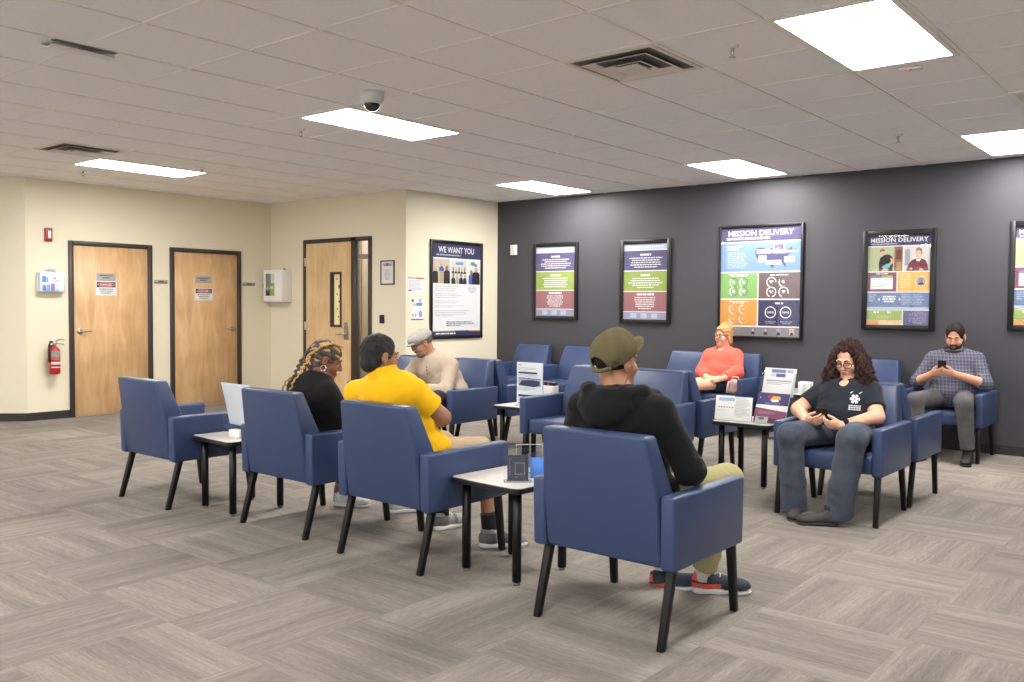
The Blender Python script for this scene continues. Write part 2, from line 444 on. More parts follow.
# ------------------------------------------------------------------ armchairs
M_vinyl = mat('blue_vinyl', (51, 67, 103), .38, .5, vary=.03, vscale=5, bump=.12, bscale=260)
M_leg = mat('black_leg_wood', (13, 13, 15), .42, .35)
M_seam = mat('dark_seam', (40, 46, 76), .6)
def make_chair(name, label, cat, hw, loc, rz, group):
    r = thing(name, label, cat, loc, rz, group)
    wi = hw-.067
    MB().box((-wi, -.20, .315), (wi, .292, .432), M_vinyl, .022, 3).build('seat', None, r)
    def ring(z, y0, y1, w): return [(-w, y0, z), (w, y0, z), (w, y1, z), (-w, y1, z)]
    MB().hull([ring(.312, -.278, -.12, wi), ring(.60, -.318, -.180, wi), ring(.838, -.362, -.274, wi-.030)], M_vinyl, .016, 3).build('backrest', None, r)
    for s in (-1, 1):
        lo, hi = sorted((s*(wi+.001), s*hw))
        MB().hull([[(lo, -.290, .308), (hi, -.290, .308), (hi, .322, .308), (lo, .322, .308)],
                   [(lo, -.300, .605), (hi, -.300, .605), (hi, .326, .605), (lo, .326, .605)]], M_vinyl, .014, 3).build('armrest', None, r)
    def lg(x, y, xt, yt):
        a, b = .0185, .0155
        MB().hull([[(x-b, y-b, 0), (x+b, y-b, 0), (x+b, y+b, 0), (x-b, y+b, 0)],
                   [(xt-a, yt-a, .318), (xt+a, yt-a, .318), (xt+a, yt+a, .318), (xt-a, yt+a, .318)]], M_leg, .005, 2).build('leg', None, r)
    for s in (-1, 1):
        lg(s*(hw-.043), -.31, s*(hw-.045), -.222); lg(s*(hw-.034), .313, s*(hw-.038), .276)
    return r
GA = 'blue waiting room armchairs'; GL = 'blue two-seat chairs'
SPOTS = [  # x, y, facing (0 = away from camera, 1 = towards), label
    (-5.665, 3.335, 0, 'empty blue vinyl armchair, leftmost of the front row, seen from behind'),
    (-4.40, 3.455, 0, 'blue vinyl armchair holding the person with blond braids'),
    (-3.43, 3.41, 0, 'blue vinyl armchair holding the person in the yellow polo shirt'),
    (-2.022, 3.33, 0, 'blue vinyl armchair holding the person in the olive cap and black hoodie'),
    (-5.61, 5.92, 1, 'blue vinyl armchair holding the person in the grey flat cap'),
    (-6.31, 5.93, 1, 'blue vinyl armchair just left of the person in the grey flat cap'),
    (-2.02, 5.905, 1, 'blue vinyl armchair holding the person with long curly hair'),
    (-2.02, 6.63, 0, 'empty blue armchair back to back with the curly-haired person\'s armchair'),
    (-5.60, 6.64, 0, 'empty blue armchair back to back with the flat-cap person\'s armchair'),
    (-2.07, 8.82, 1, 'blue vinyl armchair holding the person in the checked shirt'),
    (-2.85, 8.82, 1, 'empty blue armchair at the charcoal wall beside the checked-shirt person'),
    (-7.12, 8.82, 1, 'empty blue armchair in the corner where the cream wall meets the charcoal wall'),
    (-6.36, 8.82, 1, 'empty blue armchair at the charcoal wall, second from the cream corner'),
]
first = None
for x, y, fc, lb in SPOTS:
    if first is None: first = make_chair('armchair', lb, 'chair', .347, (x, y, 0), fc*PI, GA)
    else: dup(first, (x, y, 0), fc*PI, lb)
l1 = make_chair('loveseat', 'wide blue two-seat chair facing the olive-cap person, in the middle of the room', 'loveseat', .625, (-3.885, 5.91, 0), PI, GL)
dup(l1, (-3.885, 6.635, 0), 0, 'wide blue two-seat chair back to back with the one in the middle of the room')
dup(l1, (-4.56, 8.82, 0), PI, 'wide blue two-seat chair at the charcoal wall holding the person in the coral top')

# ------------------------------------------------------------------ side tables
M_lam = wood_material('white_wood_laminate', (206, 198, 190), (226, 220, 213), (3, 22, 3), .35)
M_edge = mat('black_edge_band', (26, 26, 29), .3, .5)
def rrect(hx, hy, r, n=5):
    return [(sx*(hx-r)+r*math.cos(a), sy*(hy-r)+r*math.sin(a)) for sx, sy, a0 in ((1, 1, 0), (-1, 1, PI/2), (-1, -1, PI), (1, -1, 1.5*PI)) for a in [a0+PI/2*k/n for k in range(n+1)]]
def make_table(label, loc, rz):
    r = thing('side_table', label, 'side table', loc, rz, 'square side tables')
    h = .48; e = .237
    t = MB(); t.prism(rrect(e, e, .035), h-.028, h-.0015, M_edge, bev=.004); t.prism(rrect(e-.006, e-.006, .03), h-.0016, h, M_lam)
    t.build('tabletop', None, r)
    for sx in (-1, 1):
        for sy in (-1, 1):
            m = MB(); m.lathe([(.0225, .016), (.0225, h-.03)], (sx*.172, sy*.172, 0), M_leg)
            lo = m.build('leg', None, r)
            MB().lathe([(.016, 0), (.017, .008), (.012, .018)], (sx*.172, sy*.172, 0), mat('grey_glide', (120, 112, 108), .5)).build('glide', None, lo)
    return r
t0 = make_table('small square table between the leftmost empty armchair and the braided person\'s armchair', (-5.062, 3.385, 0), math.radians(-3))
TABS = [(-2.832, 3.48, -3, 'small square table between the yellow-shirt and olive-cap persons\' armchairs'),
        (-2.89, 6.43, 0, 'small square table beside the curly-haired person, holding magazines and a rack'),
        (-4.785, 6.085, 0, 'small square table beside the flat-cap person\'s armchair, holding a tall leaflet holder'),
        (-5.63, 8.88, 0, 'small square table at the charcoal wall, mostly hidden behind the olive cap'),
        (-3.58, 8.86, 0, 'small square table at the charcoal wall right of the coral-top person')]
for x, y, a, lb in TABS: dup(t0, (x, y, 0), math.radians(a), lb)

# ------------------------------------------------------------------ printed sheets
class Print:
    """flat printed sheet: x,y are fractions of the sheet from its top left corner"""
    def __init__(self, w, h): self.w, self.h, self.mb, self.k = w, h, MB(), 0
    def P(self, x, y): return (x*self.w, self.h*(1-y), self.k*.00012)
    def poly(self, pts, m, bump=True):
        if bump: self.k += 1
        self.mb.poly([self.P(*p) for p in pts], m)
    def rect(self, x0, y0, x1, y1, m, bump=True): self.poly([(x0, y1), (x1, y1), (x1, y0), (x0, y0)], m, bump)
    def ell(self, cx, cy, rx, ry, m, n=20): self.poly([(cx+rx*math.cos(2*PI*k/n), cy-ry*math.sin(2*PI*k/n)) for k in range(n)], m)
    def ring(self, cx, cy, r, m, a0=0, a1=360, t=.22):
        self.k += 1; q = self.w/self.h; n = 28
        A = [math.radians(90-(a0+(a1-a0)*k/n)) for k in range(n+1)]
        for a, b in zip(A, A[1:]):
            self.mb.poly([self.P(cx+rr*math.cos(t_), cy-rr*q*math.sin(t_)) for rr, t_ in ((r, a), (r*(1-t), a), (r*(1-t), b), (r, b))], m)
    def text(self, s, x, y, cap, m, width=None, bold=0.0, align='LEFT'):
        """cap: letter height as a fraction of sheet height; y is the baseline; width squeezes the line to a share of the sheet"""
        self.k += 1
        cu = bpy.data.curves.new('t', 'FONT'); cu.body = s; cu.size = cap*self.h/.69; cu.offset = bold*cu.size; cu.resolution_u = 2
        cu.fill_mode = 'FRONT'
        ob = bpy.data.objects.new('t', cu); me = ob.to_mesh()
        xs = [v.co.x for v in me.vertices]; x0, x1 = min(xs), max(xs)
        sx = (width*self.w/(x1-x0)) if width else 1
        off = {'LEFT': 0, 'CENTER': -(x1-x0)*sx/2, 'RIGHT': -(x1-x0)*sx}[align]
        o = self.P(x, y); i = self.mb.mi(m)
        vs = [self.mb.bm.verts.new((o[0]+off+(v.co.x-x0)*sx, o[1]+v.co.y, o[2])) for v in me.vertices]
        for p in me.polygons:
            try: f = self.mb.bm.faces.new([vs[k] for k in p.vertices]); f.material_index = i
            except ValueError: pass
        ob.to_mesh_clear(); bpy.data.objects.remove(ob); bpy.data.curves.remove(cu)
    def lines(self, x0, x1, y0, y1, n, m, fill=.45, seed=1, center=False, bold_first=False):
        """illegible small print as rows of word-length bars"""
        self.k += 1; r = random.Random(seed); dy = (y1-y0)/n
        for k in range(n):
            y = y0+dy*k; L = (x1-x0)*(r.uniform(.72, 1) if k < n-1 else r.uniform(.4, .8)); a = x0+((x1-x0-L)/2 if center else 0); e = a+L
            while a < e-.005:
                wd = min(r.uniform(.02, .075), e-a)
                self.mb.poly([self.P(*p) for p in ((a, y+dy*fill), (a+wd, y+dy*fill), (a+wd, y), (a, y))], m); a += wd+.012
    def build(self, name, parent, M): 
        bmesh.ops.transform(self.mb.bm, matrix=M, verts=self.mb.bm.verts)
        return self.mb.build(name, None, parent)

def pm(rgb, r=.55):
    g = sum(rgb)/3; q = tuple(int((c*.84+g*.16)*.93+5) for c in rgb)  # greys and dims inks; lifts darks for haze over the posters
    return mat('ink_%d_%d_%d' % rgb, q, r, .3)
W_ = pm((238, 238, 240)); NAVY = pm((52, 52, 98)); PUR = pm((84, 78, 128)); BLUE = pm((122, 156, 212)); GRN = pm((132, 186, 104)); LIME = pm((150, 176, 74))
ORG = pm((226, 152, 62)); BRN = pm((112, 92, 92)); MAR = pm((132, 56, 76)); YEL = pm((230, 178, 72)); SLATE = pm((96, 118, 164)); INK = pm((60, 62, 70)); GREY = pm((150, 148, 150))
SKIN = pm((214, 164, 136)); SKIN2 = pm((150, 106, 84)); DARK = pm((34, 34, 42)); PALE = pm((212, 216, 206)); SAGE = pm((176, 184, 140)); TAN = pm((206, 190, 168)); RED = pm((196, 44, 48))
LBL = pm((176, 190, 220)); LPUR = pm((150, 148, 176)); ROSE = pm((160, 98, 104))

M_pframe = mat('black_poster_frame', (20, 20, 22), .32, .5)
M_pglass = glass_material('poster_glass', (1, 1, 1), .03, .8)
def framed(name, label, cat, M, w, h, fw_, depth, draw, group=None, frame_mat=None, glass=True):
    """M: frame's lower left corner, x right, y up, z out of the wall"""
    r = thing(name, label, cat, M @ Vector((w/2, 0, 0)), 0, group); R = M.copy(); R.translation = Vector((0, 0, 0))
    Mi = R @ Matrix.Translation((-w/2, 0, 0))
    fm = frame_mat or M_pframe
    m = MB()
    for a, b, c, d in ((0, fw_, 0, h), (w-fw_, w, 0, h), (fw_, w-fw_, 0, fw_), (fw_, w-fw_, h-fw_, h)):
        m.box((a, c, .001), (b, d, depth), fm, min(.004, fw_*.2), 2, M=Mi)
    m.build('frame', None, r)
    p = Print(w-2*fw_, h-2*fw_); p.rect(0, 0, 1, 1, W_); draw(p)
    p.build('print', r, Mi @ Matrix.Translation((fw_, fw_, depth*.45)))
    if glass: MB().box((fw_, fw_, depth*.45+.008), (w-fw_, h-fw_, depth*.45+.010), M_pglass, M=Mi).build('glass', None, r)
    return r
def front(x, z): return basis((x, YD, z), (1, 0, 0), (0, 0, 1), (0, -1, 0))
def pside(y, z): return basis((XP, y, z), (0, 1, 0), (0, 0, 1), (1, 0, 0))
def lside(y, z): return basis((XW, y, z), (0, 1, 0), (0, 0, 1), (1, 0, 0))
def recess(x, z): return basis((x, Y3, z), (1, 0, 0), (0, 0, 1), (0, -1, 0))

def tri(seed, c1, c2, c3):
    def d(p):
        p.rect(0, 0, 1, .075, LBL); p.text('MISSION DELIVERY', .04, .055, .030, W_, .88, .02)
        p.rect(0, .088, 1, .35, c1); p.rect(0, .362, 1, .625, c2); p.rect(0, .636, 1, .895, c3); p.rect(0, .905, 1, 1, LPUR)
        for y0, y1, s in ((.13, .33, 0), (.40, .60, 1), (.655, .88, 2)):
            p.lines(.26, .76, y0, y0+.034, 1, W_, .8, seed+s, True)
            p.lines(.12 if s < 2 else .26, .90 if s < 2 else .74, y0+.05, y1, 5 if s < 2 else 6, W_, .42, seed+7+s, True)
        for k in range(3): p.rect(.17+k*.24, .92, .31+k*.24, .985, LBL)
    return d
GP = 'framed posters on the charcoal wall'
framed('framed_poster', 'black-framed purple, green and maroon poster, the one nearest the cream wall', 'poster', front(-7.215, 1.163), .715, .987, .05, .03, tri(3, PUR, LIME, ROSE), GP)
framed('framed_poster', 'black-framed purple, green and maroon poster, the one nearer the map poster', 'poster', front(-5.877, 1.14), .70, .997, .05, .03, tri(13, PUR, LIME, ROSE), GP)

USA = [(.02,.18),(.10,.10),(.30,.14),(.50,.15),(.56,.20),(.62,.20),(.60,.27),(.68,.30),(.72,.38),(.80,.34),(.86,.24),(.93,.16),(.97,.10),(1,.20),(.95,.30),(.93,.38),(.88,.46),(.84,.56),(.80,.62),(.77,.70),(.82,.84),(.83,.96),(.80,.94),(.74,.78),(.66,.77),(.58,.80),(.51,.88),(.48,.99),(.43,.92),(.38,.82),(.33,.83),(.27,.74),(.16,.72),(.08,.64),(.03,.50),(0,.36)]
def map_poster(p):
    p.rect(0, 0, 1, .128, PUR); p.text('MISSION DELIVERY', .09, .075, .048, W_, .82, .012); p.lines(.07, .93, .09, .115, 1, W_, .8, 5)
    p.rect(0, .14, 1, .405, BLUE)
    p.lines(.08, .29, .165, .215, 2, W_, .6, 6); p.lines(.08, .38, .225, .38, 9, pm((176, 196, 232)), .5, 8)
    p.poly([(.44+x*.46, .165+y*.215) for x, y in USA], PUR)
    for a in ((.46, .205, .63, .245), (.48, .262, .58, .32), (.575, .305, .765, .345), (.80, .275, .925, .325)): p.rect(*a, W_)
    p.rect(.665, .155, .80, .245, pm((240, 200, 170))); p.rect(.68, .165, .787, .236, PUR); p.lines(.69, .78, .175, .23, 3, LPUR, .5, 9)
    for x0, y0, x1, y1, c in ((0, .418, .475, .655, GRN), (.49, .418, 1, .655, BRN), (0, .668, .475, .905, ORG), (.49, .668, 1, .905, NAVY)): p.rect(x0, y0, x1, y1, c)
    dk = pm((96, 140, 78)); bk = pm((88, 74, 74)); ok = pm((240, 190, 120))
    for i, (cx, cy, fr) in enumerate(((.17, .505, 250), (.30, .505, 290), (.17, .59, 330), (.30, .59, 280))): p.ring(cx, cy, .055, dk); p.ring(cx, cy, .055, W_, 200, 200+fr*.5); p.lines(cx-.028, cx+.03, cy-.014, cy+.014, 2, W_, .7, 30+i, True)
    for i, (cx, cy, fr) in enumerate(((.65, .505, 250), (.80, .505, 100), (.65, .595, 330), (.80, .595, 270))): p.ring(cx, cy, .06, bk, 0, 360, .15); p.ring(cx, cy, .062, W_, 200, 200+fr, .2); p.lines(cx-.03, cx+.03, cy-.014, cy+.014, 2, W_, .7, 40+i, True)
    for i, (cx, cy, fr) in enumerate(((.17, .755, 150), (.30, .755, 180), (.17, .845, 90), (.30, .845, 120))): p.ring(cx, cy, .055, ok, 0, 360, .1); p.ring(cx, cy, .055, W_, 180, 180+fr, .2); p.lines(cx-.028, cx+.03, cy-.014, cy+.014, 2, ok, .7, 50+i, True)
    for cx in (.645, .83): p.ring(cx, .78, .07, W_, 0, 360, .17); p.text('100%', cx, .789, .018, W_, .085, .02, 'CENTER')
    p.lines(.09, .40, .43, .455, 2, W_, .6, 11, True); p.lines(.56, .93, .435, .449, 1, W_, .8, 12, True); p.lines(.09, .40, .68, .705, 2, W_, .6, 13, True); p.lines(.64, .86, .69, .71, 1, W_, .8, 14, True)
    p.lines(.58, .71, .86, .89, 2, LPUR, .6, 15, True); p.lines(.75, .93, .86, .89, 2, LPUR, .6, 16, True)
    p.rect(0, .918, 1, 1, pm((128, 126, 124)))
    p.lines(.12, .30, .935, .965, 2, GREY, .5, 17)
    for k, c in enumerate((SLATE, SLATE, pm((150, 130, 176)), TAN)): x = .40+k*.16; p.rect(x, .925, x+.06, .985, c); p.ell(x+.03, .945, .014, .014, SKIN); p.poly([(x+.008, .985), (x+.052, .985), (x+.042, .96), (x+.018, .96)], DARK)
framed('framed_poster', 'large black-framed poster with country map and ring charts', 'poster', front(-4.575, 1.003), .968, 1.238, .028, .035, map_poster, GP)
def staff_poster(first):
    def d(p):
        p.rect(0, 0, 1, .115, NAVY if first else PUR); p.text('MISSION DELIVERY', .04, .075, .048, W_, .92, .012); p.lines(.05, .95, .088, .103, 1, LBL, .8, 21)
        p.rect(0, .125, .565, .40, SAGE)
        if first:
            p.rect(.43, .125, .565, .40, pm((146, 96, 66))); p.rect(.46, .16, .545, .27, pm((110, 52, 48))); p.rect(.47, .30, .55, .39, pm((176, 146, 90)))
            p.poly([(.19, .40), (.18, .31), (.20, .25), (.27, .215), (.33, .21), (.38, .225), (.42, .27), (.41, .33), (.40, .40)], DARK)   # black shirt, leaning
            p.poly([(.36, .25), (.42, .265), (.43, .30), (.36, .335), (.33, .32), (.38, .29)], SKIN)
            p.ell(.235, .185, .048, .038, SKIN); p.poly([(.19, .19), (.20, .155), (.25, .145), (.28, .165), (.27, .175), (.23, .17)], pm((120, 92, 74)))
            p.poly([(.22, .35), (.31, .315), (.37, .325), (.36, .355), (.26, .37)], pm((96, 190, 214)))
            p.poly([(.20, .40), (.27, .365), (.34, .37), (.34, .40)], SKIN)
        p.rect(.58, .125, 1, .40, pm((206, 204, 206))); p.rect(.60, .16, .68, .34, pm((150, 156, 170)))
        if first:
            p.poly([(.62, .40), (.66, .33), (.70, .285), (.77, .265), (.86, .265), (.93, .29), (.96, .34), (.97, .40)], pm((116, 44, 62)))   # maroon sweater
            p.poly([(.77, .27), (.86, .27), (.83, .295), (.79, .295)], pm((226, 214, 206)))
            p.ell(.815, .205, .050, .052, pm((222, 170, 146))); p.poly([(.765, .205), (.77, .16), (.81, .14), (.86, .155), (.875, .21), (.86, .24), (.855, .19), (.82, .17), (.78, .18)], pm((150, 108, 76)))
            p.poly([(.79, .222), (.84, .222), (.815, .236)], W_)
            p.ell(.70, .375, .03, .014, SKIN); p.ell(.86, .385, .035, .013, SKIN)
        p.rect(0, .412, .475, .625, MAR); p.rect(.055, .445, .415, .475, SLATE); p.rect(.235, .445, .415, .475, LIME); p.rect(.055, .475, .415, .60, W_); p.lines(.08, .40, .49, .59, 4, GREY, .3, 23); p.lines(.1, .38, .422, .436, 1, W_, .7, 24, True)
        p.rect(.495, .412, 1, .625, YEL); p.lines(.53, .75, .43, .60, 8, pm((250, 220, 150)), .4, 25); p.ell(.86, .515, .082, .056, W_); p.ell(.86, .515, .076, .052, GREY); p.ell(.86, .505, .030, .026, SKIN2); p.poly([(.81, .553), (.91, .553), (.89, .528), (.83, .528)], DARK)
        p.rect(0, .64, 1, .80, SLATE); p.lines(.03, .16, .66, .75, 4, LBL, .4, 26); p.poly([(.18, .715), (.21, .695), (.21, .735)], W_); p.poly([(.55, .715), (.52, .695), (.52, .735)], W_); p.lines(.25, .48, .675, .755, 3, W_, .6, 27, True); p.lines(.56, .97, .66, .78, 7, LBL, .4, 28); p.rect(0, .80, 1, .825, LBL)
        p.rect(0, .84, .575, .945, LIME); p.lines(.12, .24, .85, .875, 1, W_, .8, 29); p.lines(.34, .44, .85, .875, 1, W_, .8, 30); p.lines(.14, .44, .90, .94, 3, pm((196, 214, 140)), .4, 31, True)
        p.rect(0, .952, .20, 1, ORG); p.rect(.20, .952, .575, 1, pm((238, 196, 140))); p.rect(.595, .84, 1, 1, PUR); p.lines(.68, .96, .85, .99, 10, LPUR, .45, 32, True)
    return d
framed('framed_poster', 'black-framed poster with two staff photographs at the top, above the checked-shirt person\'s left', 'poster', front(-2.997, 1.13), .688, .983, .05, .035, staff_poster(True), GP)
framed('framed_poster', 'black-framed poster cut off by the right edge of the photo', 'poster', front(-1.687, 1.15), .688, .993, .05, .035, staff_poster(False), GP)

def want_poster(p):
    p.rect(0, 0, 1, .155, NAVY); p.text('WE WANT YOU', .12, .098, .062, W_, .74, .015); p.lines(.08, .90, .118, .135, 1, LBL, .8, 61)
    for x0, x1, c in ((0, .355, TAN), (.37, .71, PALE), (.725, 1, pm((226, 224, 222)))): p.rect(x0, .17, x1, .435, c)
    rr = random.Random(5)
    def figure(x, y0, y1, w, suit, skin):
        p.poly([(x-w, y1), (x-w*.95, y0+.07), (x-w*.5, y0+.05), (x+w*.5, y0+.05), (x+w*.95, y0+.07), (x+w, y1)], suit); p.ell(x, y0+.027, w*.42, .027, skin)
    figure(.06, .25, .43, .055, DARK, SKIN); figure(.29, .24, .435, .065, DARK, SKIN2); p.rect(.14, .30, .22, .43, pm((190, 160, 130))); figure(.18, .20, .30, .05, pm((60, 90, 180)), SKIN)
    p.rect(.47, .195, .63, .225, pm((110, 150, 220)))
    for k, c in enumerate((DARK, pm((110, 40, 44)), DARK, pm((60, 60, 64)), DARK)): figure(.42+k*.06, .245, .32, .03, c, SKIN if k % 2 else SKIN2)
    for k, c in enumerate((DARK, pm((180, 170, 160)), DARK, NAVY)): figure(.42+k*.08, .315, .435, .04, c, SKIN if k % 2 else SKIN2)
    p.ell(.83, .205, .05, .022, pm((80, 170, 130))); p.ell(.89, .22, .035, .018, pm((90, 140, 200)))
    figure(.80, .275, .435, .06, pm((66, 96, 190)), SKIN2); figure(.90, .245, .435, .085, DARK, SKIN)
    for y0, y1, n, s in ((.46, .53, 3, 1), (.54, .60, 3, 2), (.62, .66, 2, 3), (.67, .70, 2, 4), (.725, .80, 4, 5)): p.lines(.05, .66 if s < 5 else .9, y0, y1, n, pm((176, 176, 184)), .3, 70+s)
    p.lines(.72, .92, .46, .54, 5, pm((160, 170, 205)), .4, 80, True)
    p.lines(.28, .90, .845, .905, 3, pm((110, 124, 190)), .5, 83)
    p.rect(0, .945, 1, .957, ORG); p.rect(.45, .945, .75, .957, PUR); p.rect(0, .955, 1, 1, NAVY); p.lines(.07, .90, .968, .988, 1, W_, .8, 85)
framed('framed_poster', 'black-framed recruiting poster on the cream wall behind the flat-cap person', 'poster', pside(7.921, .915), .976, 1.243, .038, .03, want_poster)

def certificate(p):
    p.rect(.1, .07, .9, .2, LBL); p.ring(.5, .30, .3, RED, -70, 70, .16); p.lines(.24, .76, .36, .86, 9, GREY, .35, 91, True); p.ell(.5, .16, .1, .05, PUR)
framed('framed_certificate', 'small framed certificate on the cream wall right of the sidelight', 'certificate', recess(-8.278, 1.585), .246, .30, .016, .018, certificate, frame_mat=mat('pewter_frame', (84, 82, 84), .4))
def sheet(name, label, M, w, h, draw, cat='notice'):
    r = thing(name, label, cat, M.translation); R = M.copy(); R.translation = Vector((0, 0, 0))
    p = Print(w, h); draw(p)
    MB().box((0, 0, .0005), (w, h, .0022), W_, M=R).build('sheet', None, r)
    p.build('print', r, R @ Matrix.Translation((0, 0, .0023)))
    return r
def note1(p): p.rect(0, 0, 1, .08, pm((214, 150, 150))); p.rect(.5, 0, 1, .08, RED); p.lines(.06, .9, .18, .9, 9, GREY, .3, 92); p.rect(.03, .78, .22, .86, PUR)
def note2(p):
    p.rect(.06, .06, .22, .18, PUR); p.rect(.1, .25, .42, .36, pm((206, 214, 170))); p.rect(.42, .22, .90, .36, pm((90, 150, 200))); p.ell(.72, .12, .12, .08, pm((150, 190, 220)))
    p.rect(.1, .72, .2, .84, GREY); p.rect(.32, .72, .42, .84, GREY); p.ell(.76, .72, .14, .16, pm((130, 165, 225))); p.rect(0, .95, 1, 1, PUR)
sheet('wall_notice', 'white paper notice with red heading on the cream wall corner', pside(7.555, 1.480), .268, .195, note1)
sheet('wall_notice', 'white paper notice with blue pictures under the red-headed notice', pside(7.606, 1.155), .212, .272, note2)

# signs on the doors, number plates beside them
def plaque(p): p.rect(0, 0, 1, 1, pm((176, 174, 176))); p.lines(.12, .88, .22, .85, 2, pm((90, 88, 92)), .5, 95, True)
def danger(p):
    q = .052
    p.rect(.05, .06, .95, .42, DARK); p.ell(.5, .24, .42, .15, W_, 28); p.ell(.5, .24, .40, .135, pm((206, 66, 58)), 28); p.text('DANGER', .5, .30, .12, W_, .56, .02, 'CENTER')
    p.lines(.08, .92, .52, .94, 3, pm((92, 92, 100)), .45, 96, True)
def lsheet(name, lab, y0, z0, y1, z1, dr, cat): 
    M = lside(y0, z0); M.translation.x = XW+.0125; return sheet(name, lab, M, y1-y0, z1-z0, dr, cat)
lsheet('door_plaque', 'grey plaque above the danger sign on the door nearer the fire extinguisher', 5.057, 1.600, 5.287, 1.690, plaque, 'sign')
lsheet('danger_sign', 'white and red danger sign on the door nearer the fire extinguisher', 5.046, 1.424, 5.300, 1.594, danger, 'sign')
lsheet('door_plaque', 'grey plaque on the second door, the one nearer the white wall cabinet', 6.341, 1.605, 6.574, 1.694, plaque, 'sign')
lsheet('danger_sign', 'red-headed danger sign on the second door, the one nearer the white wall cabinet', 6.335, 1.378, 6.598, 1.539, danger, 'sign')
def plate(lab, y0, y1):
    M = lside(y0, 1.583)
    r = thing('room_sign', lab, 'sign', M.translation); w = y1-y0
    R = M.copy(); R.translation = Vector((0, 0, 0))
    MB().box((0, 0, .001), (w, .045, .008), mat('brushed_plate', (170, 168, 164), .35, .5, metal=.5), .002, 1, M=R).build('plate', None, r)
    p = Print(w, .045); p.lines(.1, .9, .25, .8, 1, INK, .8, 97, True); p.build('print', r, R @ Matrix.Translation((0, 0, .0082)))
plate('thin grey room plate on the wall between the two doors', 5.785, 5.965)
plate('thin grey room plate right of the second door', 7.060, 7.255)

# ------------------------------------------------------------------ things fixed to the left wall
M_red = mat('red_enamel', (176, 26, 34), .3, .5); M_kit = glass_material('kit_case', (.93, .95, .99), .25, 2.0)
r = thing('fire_alarm_strobe', 'small red fire alarm strobe high on the left cream wall', 'fire alarm', (XW, 4.512, 2.03))
MB().box((.001, -.040, 0), (.035, .040, .15), mat('alarm_red', (158, 42, 52), .4), .006).build('housing', None, r); MB().box((.0002, -.03, .01), (.002, .03, .14), M_white).build('mounting_plate', None, r)
MB().box((.035, -.012, .03), (.048, .02, .12), mat('strobe_lens', (232, 226, 226), .15, .6), .005).build('strobe_lens', None, r)

r = thing('first_aid_kit', 'clear and white first aid case with carry handle hung on the left wall', 'first aid kit', (XW, 4.52, 1.45))
m = MB(); pw = mat('kit_white', (236, 238, 242), .35)
m.box((.002, -.145, 0), (.045, .145, .235), pw, .02, 3); m.build('back_shell', None, r); MB().box((.0002, -.03, .15), (.003, .03, .2), M_steel).build('mounting_hook', None, r)
c = MB(); c.box((.045, -.14, .003), (.098, .14, .232), mat('kit_lid_frosted', (214, 222, 236), .2, .5), .018, 3); c.build('lid', None, r)
q = MB(); rr = random.Random(11)
for k in range(10):
    y = -.115+(k % 5)*.047; z = .02+(k//5)*.095; col = [(90, 140, 220), (200, 210, 235), (120, 165, 230), (236, 236, 240), (150, 120, 190)][(k*2+k//5) % 5]
    q.box((.097, y, z), (.100, y+.04, z+.07+rr.uniform(-.02, .012)), mat('kit_pack_%d' % (k % 5), col, .4), .001, 1)
q.build('packs', None, r)
m = MB(); m.box((.1, -.05, .105), (.1025, .12, .18), W_); m.build('front_label', None, r)
p = Print(.17, .075); p.lines(.2, .6, .15, .4, 1, PUR, .7, 3, True); p.lines(.1, .9, .5, .9, 2, GREY, .4, 4, True); p.build('label_print', r, basis((.1027, -.05, .105), (0, 1, 0), (0, 0, 1), (1, 0, 0)))
MB().tube([(.05, -.07, .225), (.05, -.062, .262), (.05, -.03, .282), (.05, .03, .282), (.05, .062, .262), (.05, .07, .225)], .012, pw).build('handle', None, r)

r = thing('fire_extinguisher', 'red fire extinguisher with black hose hung left of the first door', 'fire extinguisher', (XW+.085, 4.535, .52))
MB().lathe([(.04, 0), (.055, .006), (.058, .02), (.058, .25), (.052, .285), (.034, .305), (.020, .315), (.020, .34)], m=M_red).build('cylinder', None, r)
n = 16
for z0, z1, mm in ((.20, .27, pm((150, 156, 158))), (.165, .2, pm((220, 96, 70))), (.115, .142, W_), (.075, .088, W_)):
    lb = MB()
    for k in range(n):
        a0 = -1.1+2.0*k/n; a1 = -1.1+2.0*(k+1)/n; R_ = .0588
        lb.poly([(R_*math.cos(a0), R_*math.sin(a0), z0), (R_*math.cos(a1), R_*math.sin(a1), z0), (R_*math.cos(a1), R_*math.sin(a1), z1), (R_*math.cos(a0), R_*math.sin(a0), z1)], mm)
    lb.build('label', None, r)
v = MB(); v.lathe([(.018, .33), (.022, .34), (.022, .37), (.012, .378)], m=M_steel); v.tube([(0, 0, .372), (.03, .05, .40), (.035, .095, .39)], [.009, .009, .006], M_steel); v.tube([(0, 0, .355), (.03, .05, .352), (.035, .09, .335)], [.008, .008, .006], M_steel); v.build('valve', None, r)
MB().tube([(0, -.01, .36), (.01, -.05, .375), (.015, -.066, .33), (.012, -.068, .2), (.015, -.066, .14)], [.011, .013, .011, .011, .015], M_black).build('hose', None, r)
MB().box((-.084, -.03, .18), (-.055, .03, .33), mat('extinguisher_bracket', (60, 58, 58), .5)).build('mounting_bracket', None, r)

